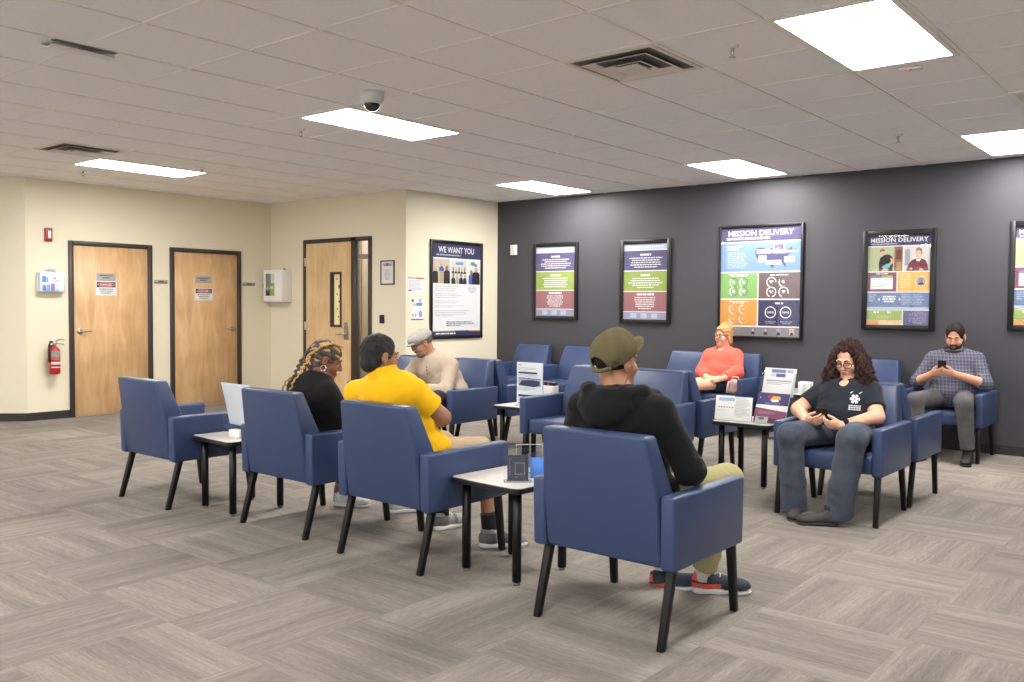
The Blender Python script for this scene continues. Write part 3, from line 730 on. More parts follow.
# white defibrillator cabinet in the recess
r = thing('wall_cabinet', 'white wall cabinet with a picture on its front, left of the third door', 'cabinet', (-10.26, Y3, 1.365))
MB().box((-.225, -.155, 0), (.195, -.001, .44), M_white, .008).build('cabinet_body', None, r)
dr = MB().box((-.222, -.172, .004), (.192, -.156, .436), mat('cabinet_door_white', (240, 238, 236), .35), .006).build('door', None, r)
p = Print(.20, .30); p.rect(0, 0, 1, 1, pm((128, 138, 136))); p.rect(.58, 0, 1, .45, pm((222, 222, 220))); p.poly([(0, 1), (0, .75), (.12, .72), (.3, .85), (.42, .72), (.5, .8), (.45, 1)], NAVY); p.ell(.24, .66, .12, .09, SKIN); p.poly([(.5, 1), (.5, .6), (.6, .42), (1, .42), (1, 1)], pm((150, 196, 60))); p.rect(.5, .58, .92, .68, pm((220, 226, 210)))
p.build('picture', r, basis((-.165, -.1725, .085), (1, 0, 0), (0, 0, 1), (0, -1, 0)))
MB().tube([(-.21, -.172, .19), (-.21, -.185, .2), (-.21, -.185, .24), (-.21, -.172, .25)], .005, M_steel).build('pull', None, r)
MB().lathe([(.022, 0), (.018, .012), (.008, .02)], (.10, -.06, .44), M_black).build('alarm_knob', None, r)

r = thing('card_reader', 'small black card reader on the cream wall below the framed certificate', 'card reader', (-8.25, Y3, 1.11))
MB().box((-.036, -.025, 0), (.036, -.001, .105), M_black, .006).build('housing', None, r); MB().box((-.022, -.0265, .06), (.022, -.0245, .09), mat('reader_window', (50, 50, 56), .2)).build('window', None, r)
r = thing('wall_sensor', 'small white sensor high on the charcoal wall by the cream corner', 'sensor', (-7.545, YD, 2.012))
MB().box((-.052, -.03, 0), (.052, -.001, .135), M_white, .008).build('housing', None, r); MB().ball((.012, -.03, .085), (.026, .014, .026), mat('sensor_lens', (246, 246, 246), .2)).build('lens', None, r)

# ------------------------------------------------------------------ ceiling fittings
def diffuser_vent(label, ix, iy, first=[None]):
    c = (GX+(ix+.5)*G, GY+(iy+.5)*G, CEIL)
    if first[0] is not None: return dup(first[0], c, 0, label)
    r = thing('ceiling_vent', label, 'air vent', c, 0, 'square ceiling air vents')
    mv = mat('vent_grey_metal', (226, 220, 212), .5, .4)
    e = G/2-.013; m = MB()
    for a, b, c_, d in ((-e, -e+.03, -e, e), (e-.03, e, -e, e), (-e+.03, e-.03, -e, -e+.03), (-e+.03, e-.03, e-.03, e)): m.box((a, c_, -.010), (b, d, -.001), mv)
    m.build('vent_frame', None, r)
    MB().box((-e+.03, -e+.03, -.003), (e-.03, e-.03, -.001), mat('vent_dark_throat', (105, 102, 100), .8)).build('throat', None, r)
    for s, z in ((.215, -.022), (.135, -.034)):
        k = MB(); t = .05
        # sloping square louvre ring
        for ang in range(4):
            R = Matrix.Rotation(ang*PI/2, 4, 'Z')
            k.hull([[(-s, -s, z), (s, -s, z), (s-.002, -s+.002, z-.002), (-s+.002, -s+.002, z-.002)], [(-s+t, -s+t, z+.022), (s-t, -s+t, z+.022), (s-t, -s+t+.003, z+.020), (-s+t, -s+t+.003, z+.020)]], mv, M=R)
        k.build('louvre', None, r)
    MB().box((-.075, -.075, -.034), (.075, .075, -.022), mv, .004).build('centre_plate', None, r)
    first[0] = r
diffuser_vent('grey square air vent in the ceiling nearest the largest lit panel', 2, 2)
diffuser_vent('grey square air vent in the ceiling above the first cream-wall door', -7, 1)
r = thing('return_grille', 'dark slotted return grille at the right edge of the ceiling', 'air vent', (GX+5.5*G, GY+6.3*G, CEIL))
m = MB()
for a, b, c_, d in ((-.29, -.26, -.29, .29), (.26, .29, -.29, .29), (-.26, .26, -.29, -.26), (-.26, .26, .26, .29)): m.box((a, c_, -.010), (b, d, -.001), M_grid)
m.build('grille_frame', None, r)
MB().box((-.26, -.26, -.003), (.26, .26, -.001), MATS['vent_dark_throat']).build('throat', None, r)
m = MB()
for k in range(14): m.box((-.26, -.25+k*.037, -.010), (.26, -.238+k*.037, -.004), M_grid)
m.build('slats', None, r)
r = thing('linear_diffuser', 'white curved ceiling diffuser with a dark slot near the top left corner', 'air vent', (-4.93, 2.31, CEIL))
MB().box((.0, -.17, -.006), (.05, .17, -.001), MATS['vent_dark_throat'], .002).build('slot', None, r)
m = MB(); prof = [(-.13, -.004), (-.10, -.018), (-.06, -.030), (-.02, -.034), (.004, -.026)]
b = bmesh.new(); rows = []
for y in (-.17, .17):
    rows.append([b.verts.new((x, y, z)) for x, z in prof]+[b.verts.new((x+.002, y, z+.006)) for x, z in prof[::-1]])
for k in range(len(rows[0])):
    b.faces.new((rows[0][k], rows[0][(k+1) % 10], rows[1][(k+1) % 10], rows[1][k]))
b.faces.new(rows[0]); b.faces.new(rows[1][::-1]); bmesh.ops.recalc_face_normals(b, faces=b.faces)
m._add(b, M_white); m.build('baffle', None, r)
r = thing('dome_camera', 'white dome security camera hanging from the ceiling', 'security camera', (GX-.31*G, GY+1.75*G, CEIL))
MB().lathe([(.078, 0), (.078, -.02), (.074, -.055), (.060, -.072), (.054, -.076)][::-1], m=mat('camera_white', (226, 226, 226), .35)).build('housing', None, r)
MB().ball((0, 0, -.076), (.053, .053, .050), mat('smoked_dome', (46, 48, 54), .08, .6)).build('dome', None, r)
def sprinkler(label, ix, iy, first=[None]):
    c = (GX+ix*G, GY+iy*G, CEIL)
    if first[0] is not None: return dup(first[0], c, 0, label)
    r = thing('sprinkler', label, 'sprinkler', c, 0, 'ceiling sprinkler heads')
    MB().lathe([(.036, 0), (.034, -.005), (.016, -.012)][::-1], m=M_white).build('escutcheon', None, r)
    k = MB(); k.lathe([(.009, -.008), (.009, -.028)][::-1], m=M_steel)
    for s in (-1, 1): k.tube([(0, s*.010, -.026), (0, s*.015, -.04), (0, s*.004, -.056)], .003, M_steel, 6)
    k.build('frame_arms', None, r); MB().lathe([(.004, -.056), (.018, -.058), (.018, -.060), (.003, -.061)][::-1], m=M_steel).build('deflector', None, r)
    first[0] = r
for ix, iy, lb in ((3.49, 2.53, 'white sprinkler head beside the largest lit ceiling panel'), (-2.59, 2.55, 'white sprinkler head just left of the lit panel with the dome camera'),
                   (-6.65, 3.6, 'white sprinkler head at the right end of the lit panel above the doors'), (-8.59, 2.51, 'white sprinkler head left of the lit panel above the doors'),
                   (3.43, 7.55, 'white sprinkler head near the charcoal wall and the panel cut by the right edge')): sprinkler(lb, ix, iy)
r = thing('ceiling_sensor', 'flat white ceiling sensor with a red dot under the largest lit panel', 'sensor', (-1.535, 5.46, CEIL), math.radians(18))
MB().box((-.065, -.03, -.016), (.065, .03, -.001), M_white, .006).build('housing', None, r); MB().ball((.0, -.01, -.017), .007, mat('red_dot', (220, 50, 40), .3), 8).build('indicator', None, r)

# ------------------------------------------------------------------ things on the side tables
TZ = .4802
def acrylic(mb, lo, hi, M=None): mb.box(lo, hi, M_acrylic, M=M)
# tall leaflet holder, middle-left table
r = thing('leaflet_holder', 'tall clear holder with a blue-barred white leaflet beside the flat-cap person', 'leaflet holder', (-4.72, 6.0, TZ))
m = MB(); acrylic(m, (-.145, .0, 0), (.145, .004, .385)); acrylic(m, (-.145, -.018, 0), (.145, -.015, .385)); acrylic(m, (-.145, -.015, 0), (-.142, 0, .385)); acrylic(m, (.142, -.015, 0), (.145, 0, .385)); acrylic(m, (-.145, -.05, 0), (.145, .07, .004))
m.build('stand', None, r)
MB().box((-.138, -.013, .005), (.138, -.002, .375), mat('leaflet_paper', (232, 232, 236), .6)).build('leaflet', None, r)
p = Print(.276, .37); p.lines(.05, .35, .05, .09, 1, GREY, .6, 1); p.rect(.06, .22, .8, .265, NAVY); p.rect(.06, .365, .94, .385, PUR); p.rect(.06, .39, .94, .55, LBL); p.poly([(.08, .53), (.2, .42), (.6, .40), (.9, .42), (.9, .52), (.7, .56), (.3, .55)], NAVY); p.rect(.06, .75, .86, .80, NAVY)
for k, y in enumerate((.12, .29, .58, .83)): p.lines(.06, .9, y, y+.09, 3, pm((170, 172, 182)), .35, 5+k)
p.rect(.06, .93, .5, .96, SLATE); p.build('leaflet_print', r, basis((-.138, -.0132, .005), (1, 0, 0), (0, 0, 1), (0, -1, 0)))
r = thing('card_box', 'small white card box behind the blue-barred leaflet holder', 'card box', (-4.655, 6.20, TZ))
MB().box((-.06, -.04, 0), (.06, .04, .17), mat('box_white', (236, 234, 230), .5), .004).build('box', None, r); m = MB(); m.box((-.05, -.03, .165), (.055, .03, .20), M_black, .003); m.box((-.01, -.032, .168), (.006, -.03, .198), RED); m.build('cards', None, r)

# dark card in a clear stand and a blue card behind it, table between yellow shirt and olive cap
r = thing('card_stand', 'clear stand holding a dark card with a pale square outline, on the front table', 'card stand', (-2.728, 3.375, TZ), math.radians(42))
tilt = Matrix.Rotation(math.radians(-14), 4, 'X')
m = MB(); acrylic(m, (-.07, 0, 0), (.07, .003, .165), tilt); acrylic(m, (-.07, -.03, 0), (.07, .05, .003)); acrylic(m, (-.07, -.012, 0), (.07, -.010, .12), tilt); m.build('stand', None, r)
MB().box((-.052, -.009, .004), (.052, -.002, .13), mat('dark_card', (58, 54, 72), .35), M=tilt).build('card', None, r)
p = Print(.104, .126); a = (.36, .30, .82, .76)
for e in ((.36, .30, .82, .33), (.36, .73, .82, .76), (.36, .30, .39, .76), (.79, .30, .82, .76)): p.rect(*e, LPUR)
p.lines(.10, .14, .15, .85, 6, LPUR, .6, 3); p.lines(.36, .6, .84, .9, 1, LPUR, .6, 4)
p.build('card_print', r, tilt @ basis((-.052, -.0092, .004), (1, 0, 0), (0, 0, 1), (0, -1, 0)))
r = thing('blue_leaflets', 'small stack of blue leaflets leaning behind the dark card stand', 'leaflets', (-2.70, 3.52, TZ), math.radians(42))
m = MB(); t2 = Matrix.Rotation(math.radians(-20), 4, 'X')
m.box((-.05, 0, 0), (.05, .006, .105), mat('leaflet_blue', (74, 130, 214), .45), .002, 1, M=t2); m.build('leaflets', None, r)
m = MB(); acrylic(m, (-.055, .007, 0), (.055, .01, .13), t2); acrylic(m, (-.055, 0, 0), (.055, .06, .003)); m.build('stand', None, r)
r = thing('sign_holder', 'empty clear upright sign holder at the back of the front table', 'sign holder', (-2.82, 3.58, TZ), math.radians(42))
m = MB(); acrylic(m, (-.065, 0, 0), (.065, .003, .15)); acrylic(m, (-.065, .005, 0), (.065, .008, .15)); acrylic(m, (-.065, -.03, 0), (.065, .04, .003))
ed = mat('acrylic_edge', (196, 204, 208), .2, .6)
m.box((-.066, -.001, .149), (.066, .009, .151), ed); m.box((.065, -.001, 0), (.067, .009, .15), ed); m.box((-.067, -.001, 0), (-.065, .009, .15), ed); m.build('holder', None, r)

# white sheet in a tilted stand, leftmost table (seen from behind)
r = thing('leaflet_holder', 'tilted clear stand with a white sheet seen from behind on the leftmost table', 'leaflet holder', (-5.135, 3.36, TZ), math.radians(-3))
t3 = Matrix.Translation((0, .07, .055)) @ Matrix.Rotation(math.radians(13), 4, 'X')
MB().box((-.15, -.004, .0), (.20, .002, .285), mat('paper_white', (240, 238, 238), .6), M=t3).build('sheet', None, r)
m = MB(); acrylic(m, (-.155, -.008, -.01), (.205, -.005, .29), t3); acrylic(m, (-.155, .004, -.01), (.205, .007, .08), t3); acrylic(m, (-.16, .03, 0), (.21, .12, .003))
for x in (-.157, .205): m.hull([[(x, .03, .003), (x+.003, .03, .003), (x+.003, .1, .003), (x, .1, .003)], [(x, -.02, .30), (x+.003, -.02, .30), (x+.003, .0, .32), (x, .0, .32)]], M_acrylic)
m.box((-.14, -.012, .0), (.20, -.008, .016), mat('pale_lilac_lip', (196, 194, 214), .4), M=t3); m.build('stand', None, r)
r = thing('card_stack', 'small white stack of cards under the tilted stand on the leftmost table', 'cards', (-4.985, 3.30, TZ))
MB().box((-.06, -.03, 0), (.06, .025, .05), mat('card_white', (236, 234, 232), .6), .002, 1).build('cards', None, r)

# magazines beside the curly-haired person
r = thing('magazine', 'white open magazine standing upright on the table beside the curly-haired person', 'magazine', (-2.985, 6.28, TZ+.001), math.radians(6))
t4 = Matrix.Translation((0, 0, .004)) @ Matrix.Rotation(math.radians(-12), 4, 'X')
mp_ = mat('magazine_paper', (228, 228, 228), .5)
m = MB(); m.box((-.145, 0, 0), (.0, .010, .185), mp_, .001, 1, M=t4); m.box((.0, .002, 0), (.14, .010, .180), mp_, .001, 1, M=t4); m.box((-.147, .010, 0), (.143, .013, .187), mat('magazine_cover', (44, 70, 110), .4), M=t4); m.build('pages', None, r)
p = Print(.285, .185); p.rect(.08, .08, .52, .22, pm((150, 196, 226))); 
for k in range(6): p.ell(.10+k*.075, .48, .020, .028, pm((150, 60, 70)))
p.lines(.06, .5, .58, .66, 2, pm((190, 190, 196)), .4, 3); p.lines(.55, .95, .08, .86, 13, pm((190, 192, 196)), .4, 4)
p.build('page_print', r, t4 @ basis((-.145, -.0006, 0), (1, 0, 0), (0, 0, 1), (0, -1, 0)))
m = MB(); acrylic(m, (-.13, -.03, 0), (.13, .06, .003)); acrylic(m, (-.13, .016, .004), (.13, .019, .15), t4); m.build('stand', None, r)

r = thing('brochure_rack', 'clear two-tier brochure rack left of the curly-haired person', 'brochure rack', (-2.70, 6.33, TZ), math.radians(-4))
m = MB()
for x in (-.130, .127):
    m.hull([[(x, -.05, 0), (x+.003, -.05, 0), (x+.003, .16, 0), (x, .16, 0)], [(x, .09, .36), (x+.003, .09, .36), (x+.003, .15, .385), (x, .15, .385)]], M_acrylic)
acrylic(m, (-.13, -.05, 0), (.13, .16, .003)); acrylic(m, (-.13, .155, 0), (.13, .158, .385))
t5 = Matrix.Translation((0, -.045, .006)) @ Matrix.Rotation(math.radians(-22), 4, 'X'); acrylic(m, (-.128, -.004, 0), (.128, -.002, .10), t5); m.build('rack', None, r)
w5 = .252
MB().box((-.126, 0, 0), (.126, .008, .235), mp_, .001, 1, M=t5).build('lower_magazines', None, r)
p = Print(w5, .235); p.rect(0, 0, 1, .40, pm((70, 60, 120))); p.poly([(.05, .12), (.10, .18), (.13, .13), (.1, .2)], W_); p.poly([(.30, .12), (.40, .05), (.52, .08), (.50, .16), (.36, .18)], RED); p.poly([(.42, .20), (.50, .10), (.70, .09), (.74, .20), (.62, .26)], YEL); p.poly([(.40, .22), (.66, .22), (.70, .28), (.50, .30)], W_); p.lines(.2, .8, .32, .38, 2, LPUR, .4, 3, True)
p.poly([(0, .42), (1, .46), (1, .56), (0, .50)], W_); p.poly([(0, .50), (1, .60), (1, 1), (0, 1)], pm((150, 66, 106))); p.lines(.1, .8, .62, .72, 3, pm((206, 150, 176)), .4, 4); p.rect(.06, .80, .46, 1, pm((190, 190, 190))); p.rect(.46, .84, .8, 1, pm((90, 50, 60))); p.ell(.25, .86, .1, .05, pm((90, 110, 110)))
p.build('lower_print', r, t5 @ basis((-.126, -.0006, 0), (1, 0, 0), (0, 0, 1), (0, -1, 0)))
t6 = Matrix.Translation((0, .075, .20)) @ Matrix.Rotation(math.radians(-16), 4, 'X')
MB().box((-.124, 0, 0), (.128, .008, .215), mp_, .001, 1, M=t6).build('upper_magazines', None, r)
p = Print(w5, .215); p.rect(.22, .05, .68, .17, pm((120, 136, 196))); p.rect(.22, .21, .36, .31, pm((206, 206, 222))); p.rect(.38, .20, .68, .32, pm((104, 104, 170))); p.rect(.72, .06, .92, .16, LBL); p.rect(.1, .44, .9, .48, LPUR); p.lines(.1, .9, .52, .62, 2, LPUR, .4, 6)
p.build('upper_print', r, t6 @ basis((-.124, -.0006, 0), (1, 0, 0), (0, 0, 1), (0, -1, 0)))

# things on the two wall tables
r = thing('leaflet_holder', 'low clear leaflet tray on the wall table right of the coral-top person', 'leaflet holder', (-3.52, 8.80, TZ))
m = MB(); acrylic(m, (-.11, -.05, 0), (.11, .09, .003)); acrylic(m, (-.11, -.05, 0), (.11, -.047, .06)); acrylic(m, (-.11, -.047, 0), (-.107, .09, .09)); acrylic(m, (.107, -.047, 0), (.11, .09, .09)); m.build('tray', None, r)
m = MB(); m.box((-.10, -.04, .003), (.10, -.02, .05), mp_); m.build('leaflets', None, r)
r = thing('paper_cup', 'small white box standing on the wall table behind the brochure rack', 'box', (-3.44, 8.93, TZ))
r.name = 'white_box'
MB().box((-.07, -.05, 0), (.05, .05, .105), mat('box_white', (236, 234, 230), .5), .004).build('box', None, r)
MB().box((-.071, -.051, .085), (.051, .051, .107), mat('box_lid', (244, 242, 238), .5), .003).build('lid', None, r)
r = thing('picture_card', 'small purple picture card standing on the wall table behind the olive cap', 'card', (-5.61, 8.86, TZ))
t7 = Matrix.Rotation(math.radians(-10), 4, 'X')
MB().box((-.09, 0, 0), (.09, .006, .235), mat('card_purple', (72, 62, 128), .4), M=t7).build('card', None, r)
p = Print(.18, .235); p.ell(.5, .28, .28, .2, LBL); p.poly([(.05, 1), (.1, .62), (.3, .52), (.45, .7), (.6, .55), (.85, .62), (.95, 1)], TAN); p.ell(.5, .48, .1, .08, W_)
p.build('card_print', r, t7 @ basis((-.09, -.0006, 0), (1, 0, 0), (0, 0, 1), (0, -1, 0)))
MB().box((-.02, .006, 0), (.02, .09, .004), M_black).build('foot', None, r)

# ------------------------------------------------------------------ people: signed distance shapes meshed with surface nets
V3 = lambda *a: np.array(a, float)
def unit(v): v = np.asarray(v, float); return v/np.linalg.norm(v)
class Sdf:
    """list of smooth-blended primitives, each evaluated only in its own box"""
    def __init__(self): self.p = []
    def cone(self, a, b, ra, rb, k=.02, op='u', flat=None, clip=None):
        """tapered limb a->b; flat=(axis, factor) squeezes it; clip=[(point, normal)] cuts it flat"""
        a, b = np.asarray(a, float), np.asarray(b, float); ab = b-a; L2 = max(ab@ab, 1e-9)
        def f(P):
            q = P-a; t = np.clip(q@ab/L2, 0, 1); w = q-t[..., None]*ab
            if flat is not None:
                n, s = unit(flat[0]), flat[1]; w = w+(w@n)[..., None]*n*(1/s-1)
            d = np.sqrt((w*w).sum(-1))-(ra+(rb-ra)*t)
            for c, n in clip or (): d = np.maximum(d, (P-np.asarray(c))@unit(n))
            return d
        R = max(ra, rb); self.p.append((f, np.minimum(a, b)-R, np.maximum(a, b)+R, k, op)); return self
    def ell(self, c, r, k=.02, op='u', R=None, clip=None):
        c, r = np.asarray(c, float), np.asarray(r, float); Rm = np.eye(3) if R is None else np.asarray(R, float)   # rows: local axes
        def f(P):
            q = (P-c)@Rm.T; k0 = np.sqrt(((q/r)**2).sum(-1)); k1 = np.sqrt(((q/(r*r))**2).sum(-1))
            d = k0*(k0-1)/np.maximum(k1, 1e-6)
            for cc, n in clip or (): d = np.maximum(d, (P-np.asarray(cc))@unit(n))
            return d
        e = np.sqrt(((Rm.T*r)**2).sum(1)); self.p.append((f, c-e, c+e, k, op)); return self
    def chain(self, pts, rads, k=.02, **kw):
        for i in range(len(pts)-1): self.cone(pts[i], pts[i+1], rads[i], rads[i+1], k, **kw)
        return self
    def mesh(self, name, m, parent, h=.006, disp=None, smooth=True, only=None):
        lo = np.min([p[1] for p in self.p if p[4] == 'u'], 0)-3*h; hi = np.max([p[2] for p in self.p if p[4] == 'u'], 0)+3*h
        n = np.ceil((hi-lo)/h).astype(int)+1
        F = np.full(n, .2, np.float32)
        ax = [lo[i]+h*np.arange(n[i]) for i in range(3)]
        for f, a, b, k, op in self.p:
            mg = max(k*1.1, 3*h)
            i0 = np.clip(np.floor((a-mg-lo)/h).astype(int), 0, n-1); i1 = np.clip(np.ceil((b+mg-lo)/h).astype(int)+1, 1, n)
            if (i1 <= i0).any(): continue
            sl = tuple(slice(i0[i], i1[i]) for i in range(3))
            P = np.stack(np.meshgrid(*[ax[i][sl[i]] for i in range(3)], indexing='ij'), -1)
            d = f(P); g = F[sl]
            if op == 'u': t = np.maximum(k-np.abs(g-d), 0)/k; F[sl] = np.minimum(g, d)-t*t*k*.25
            elif op == 's': d = -d; t = np.maximum(k-np.abs(g-d), 0)/k; F[sl] = np.maximum(g, d)+t*t*k*.25
        if disp is not None:
            P = np.stack(np.meshgrid(*ax, indexing='ij'), -1); near = np.abs(F) < .03; F[near] += disp(P[near]).astype(np.float32)
        V, Q = surface_nets(F, lo, h)
        me = bpy.data.meshes.new(name); me.vertices.add(len(V)); me.vertices.foreach_set('co', V.astype(np.float32).ravel())
        me.loops.add(Q.size); me.loops.foreach_set('vertex_index', Q.astype(np.int32).ravel())
        me.polygons.add(len(Q)); me.polygons.foreach_set('loop_start', np.arange(0, Q.size, 4, dtype=np.int32)); me.polygons.foreach_set('loop_total', np.full(len(Q), 4, np.int32))
        me.polygons.foreach_set('use_smooth', np.ones(len(Q), bool)); me.update(calc_edges=True); me.validate()
        keep_largest(me)
        ms = m if isinstance(m, list) else [m]
        for q in ms: me.materials.append(q)
        if only is not None:
            C = np.zeros(len(me.polygons)*3); me.polygons.foreach_get('center', C); me.polygons.foreach_set('material_index', only(C.reshape(-1, 3)).astype(np.int32))
        o = bpy.data.objects.new(name, me); COL.objects.link(o); o.parent = parent
        return o
def keep_largest(me):
    """drop stray specks so that every garment or body is one continuous surface"""
    n = len(me.vertices); E = np.zeros(len(me.edges)*2, np.int32); me.edges.foreach_get('vertices', E); E = E.reshape(-1, 2)
    lab = np.arange(n)
    while True:
        mn = np.minimum(lab[E[:, 0]], lab[E[:, 1]]); l2 = lab.copy(); np.minimum.at(l2, E[:, 0], mn); np.minimum.at(l2, E[:, 1], mn); l2 = l2[l2]
        if (l2 == lab).all(): break
        lab = l2
    u, c = np.unique(lab, return_counts=True)
    if len(u) < 2: return
    bad = np.isin(lab, u[c < c.max()*.04])
    if bad.any():
        b = bmesh.new(); b.from_mesh(me); b.verts.ensure_lookup_table()
        bmesh.ops.delete(b, geom=[b.verts[i] for i in np.nonzero(bad)[0]], context='VERTS'); b.to_mesh(me); b.free()
def surface_nets(F, lo, h):
    S = F < 0; n = np.array(F.shape)
    c = [S[dx:n[0]-1+dx, dy:n[1]-1+dy, dz:n[2]-1+dz] for dx in (0, 1) for dy in (0, 1) for dz in (0, 1)]
    al = c[0].copy(); an = c[0].copy()
    for q in c[1:]: al &= q; an |= q
    act = an & ~al; I = np.argwhere(act); idx = np.full(act.shape, -1, np.int64); idx[act] = np.arange(len(I))
    acc = np.zeros((len(I), 3)); cnt = np.zeros(len(I))
    off = np.array([(a, b, d) for a in (0, 1) for b in (0, 1) for d in (0, 1)])
    val = [F[I[:, 0]+o[0], I[:, 1]+o[1], I[:, 2]+o[2]].astype(float) for o in off]
    for i in range(8):
        for j in range(i+1, 8):
            if np.abs(off[i]-off[j]).sum() != 1: continue
            cr = (val[i] < 0) != (val[j] < 0); d = val[i]-val[j]; t = np.where(cr, val[i]/np.where(np.abs(d) < 1e-12, 1, d), 0)
            acc[cr] += off[i]+t[cr, None]*(off[j]-off[i]); cnt[cr] += 1
    V = lo+h*(I+acc/cnt[:, None])
    Q = []
    for a in range(3):
        b, d = (a+1) % 3, (a+2) % 3
        s0 = [slice(None)]*3; s1 = [slice(None)]*3; s0[a] = slice(0, -1); s1[a] = slice(1, None)
        A, B = S[tuple(s0)], S[tuple(s1)]
        E = np.argwhere(A != B); E = E[(E[:, b] > 0) & (E[:, d] > 0) & (E[:, b] < n[b]-1) & (E[:, d] < n[d]-1)]
        ins = A[E[:, 0], E[:, 1], E[:, 2]]
        def at(db, dd): e = E.copy(); e[:, b] += db; e[:, d] += dd; return idx[e[:, 0], e[:, 1], e[:, 2]]
        q = np.stack([at(-1, -1), at(0, -1), at(0, 0), at(-1, 0)], 1)
        q[~ins] = q[~ins][:, ::-1]; Q.append(q)
    Q = np.concatenate(Q); Q = Q[(Q >= 0).all(1)]
    return V, Q
def folds(spec):
    """cloth folds: (centre, reach, direction, wavelength, depth); irregular creases that come and go"""
    def d(P):
        o = np.zeros(len(P))
        for i, (c, r, n, lam, amp) in enumerate(spec):
            q = P-np.asarray(c); w = np.exp(-(q*q).sum(1)/(r*r)); n_ = unit(n); t = unit(np.cross(n_, (0.3, .5, .81))); b = np.cross(n_, t)
            x, y, z = q@n_/lam, q@t/lam, q@b/lam
            wob = 1.9*np.sin(y*1.9+x*.7+i*2.1)+1.3*np.sin(z*2.6-x*1.1+i)
            cr = np.sin(x*4.2+wob); mask = .55+.45*np.sin(x*1.3+y*2.2+i*1.7)*np.cos(z*1.7+i*.6)
            o += amp*w*mask*(np.abs(cr)**.7*np.sign(cr)*.6+.4*np.sin(x*7.3-wob*1.4))
        return o
    return d

class Head:
    def __init__(s, c, f, up=(0, 0, 1), sc=.95):
        s.c = np.asarray(c, float); s.f = unit(f); s.r = unit(np.cross(s.f, up)); s.u = np.cross(s.r, s.f); s.s = sc; s.R = np.stack([s.r, s.f, s.u])
    def P(s, x, y, z): return s.c+s.s*(x*s.r+y*s.f+z*s.u)
    def local(s, P): return (P-s.c)@s.R.T/s.s
    def r3(s, *r): return np.array(r)*s.s
    def ell(s, S, p, r, k=.012, op='u', **kw): S.ell(s.P(*p), s.r3(*r), k*s.s, op, R=s.R, **kw)
    def cone(s, S, p, q, a, b, k=.012, op='u', **kw): S.cone(s.P(*p), s.P(*q), a*s.s, b*s.s, k*s.s, op, **kw)
    def M(s):
        return basis(s.c, s.r*s.s, s.f*s.s, s.u*s.s)

def head_shape(S, H, neck, wide=1.0, jaw=1.0, nose=1.0, lids=.6):
    e = H.ell; c = H.cone
    e(S, (0, -.014, .035), (.076*wide, .096, .086)); e(S, (0, .026, -.035), (.061*wide, .064, .086), .02)
    e(S, (0, .040, -.085), (.046*jaw, .047, .034), .02); e(S, (0, .074, -.103), (.021*jaw, .018, .017), .016)
    for x in (-1, 1):
        e(S, (x*.038, .062, -.032), (.026, .026, .026), .02); e(S, (x*.027, .084, .024), (.024, .012, .009), .012)
        e(S, (x*.031, .098, .004), (.016, .013, .011), .012, 's')
        e(S, (x*.031, .076, .004+.004*lids), (.0165, .0145, .0125-.003*(1-lids)), .003)
    c(S, (0, .088, .012), (0, .104, -.020), .009*nose, .011*nose, .008); e(S, (0, .108, -.028), (.0125*nose, .012*nose, .010), .006)
    for x in (-1, 1): e(S, (x*.011*nose, .098, -.030), (.008, .010, .008), .005)
    e(S, (0, .088, -.060), (.024, .013, .006), .005); e(S, (0, .086, -.071), (.020, .013, .007), .005); e(S, (0, .103, -.0655), (.022, .006, .0016), .002, 's')
    for x in (-1, 1):
        e(S, (x*.079*wide, -.008, -.004), (.011, .019, .031), .008); e(S, (x*.090*wide, -.002, .0), (.007, .010, .017), .005, 's'); e(S, (x*.077*wide, -.002, -.034), (.008, .010, .009), .006)
    S.cone(H.P(0, -.028, -.055), neck, .056*H.s, .060*H.s, .025)

def hand(S, w, d, n, thumb, curl=(25, 35, 40, 45), sc=.95, spread=.0, thumb_in=.35):
    """palm and five fingers: w wrist, d towards the fingers, n out of the palm, thumb = +1/-1 side along d x n"""
    d = unit(d); n = unit(np.asarray(n)-d*(np.asarray(n)@d)); t = np.cross(d, n)*thumb; w = np.asarray(w, float)
    pc = w+d*.050*sc; R = np.stack([t, d, n])
    S.ell(pc, (.040*sc, .052*sc, .017*sc), .012, R=R); S.cone(w, w+d*.03*sc, .023*sc, .022*sc, .018, flat=(n, .75))
    for i, (o, L) in enumerate(((.031, .070), (.0105, .079), (-.0105, .073), (-.030, .058))):
        p = w+d*(.088-.004*abs(i-1))*sc+t*o*sc; a = 0.0; dirn = unit(d+t*(o*spread))
        r = (.0083, .0086, .0083, .0074)[i]*sc
        for j, q in enumerate((.45, .30, .25)):
            a += math.radians(curl[i]*(1, 1.15, .7)[j]); v = dirn*math.cos(a)+n*math.sin(a); e = p+v*L*q*sc
            S.cone(p, e, r*(1-.07*j), r*(.95-.09*j), .0015 if j else .005); p = e
    p = w+d*.022*sc+t*.030*sc+n*.004; v = unit(d*.82+t*.42+n*thumb_in); e = p+v*.042*sc; S.cone(p, e, .0125*sc, .0105*sc, .010)
    v = unit(d*.93+t*.12+n*(thumb_in+.15)); S.cone(e, e+v*.034*sc, .0102*sc, .0078*sc, .003)

def skin(name, rgb): return mat('skin_'+name, rgb, .5, .35, vary=.05, vscale=30, bump=.05, bscale=400)
def cloth(name, rgb, rough=.85, vary=.06): return mat('cloth_'+name, rgb, rough, .2, vary=vary, vscale=18, bump=.35, bscale=350, sheen=.06)
def hair_mat(name, c0, c1, scale=(90, 90, 14)):
    if name in MATS: return MATS[name]
    m = wood_material(name, c0, c1, scale, .65); m.node_tree.nodes['Principled BSDF'].inputs['Specular IOR Level'].default_value = .22; MATS[name] = m; return m

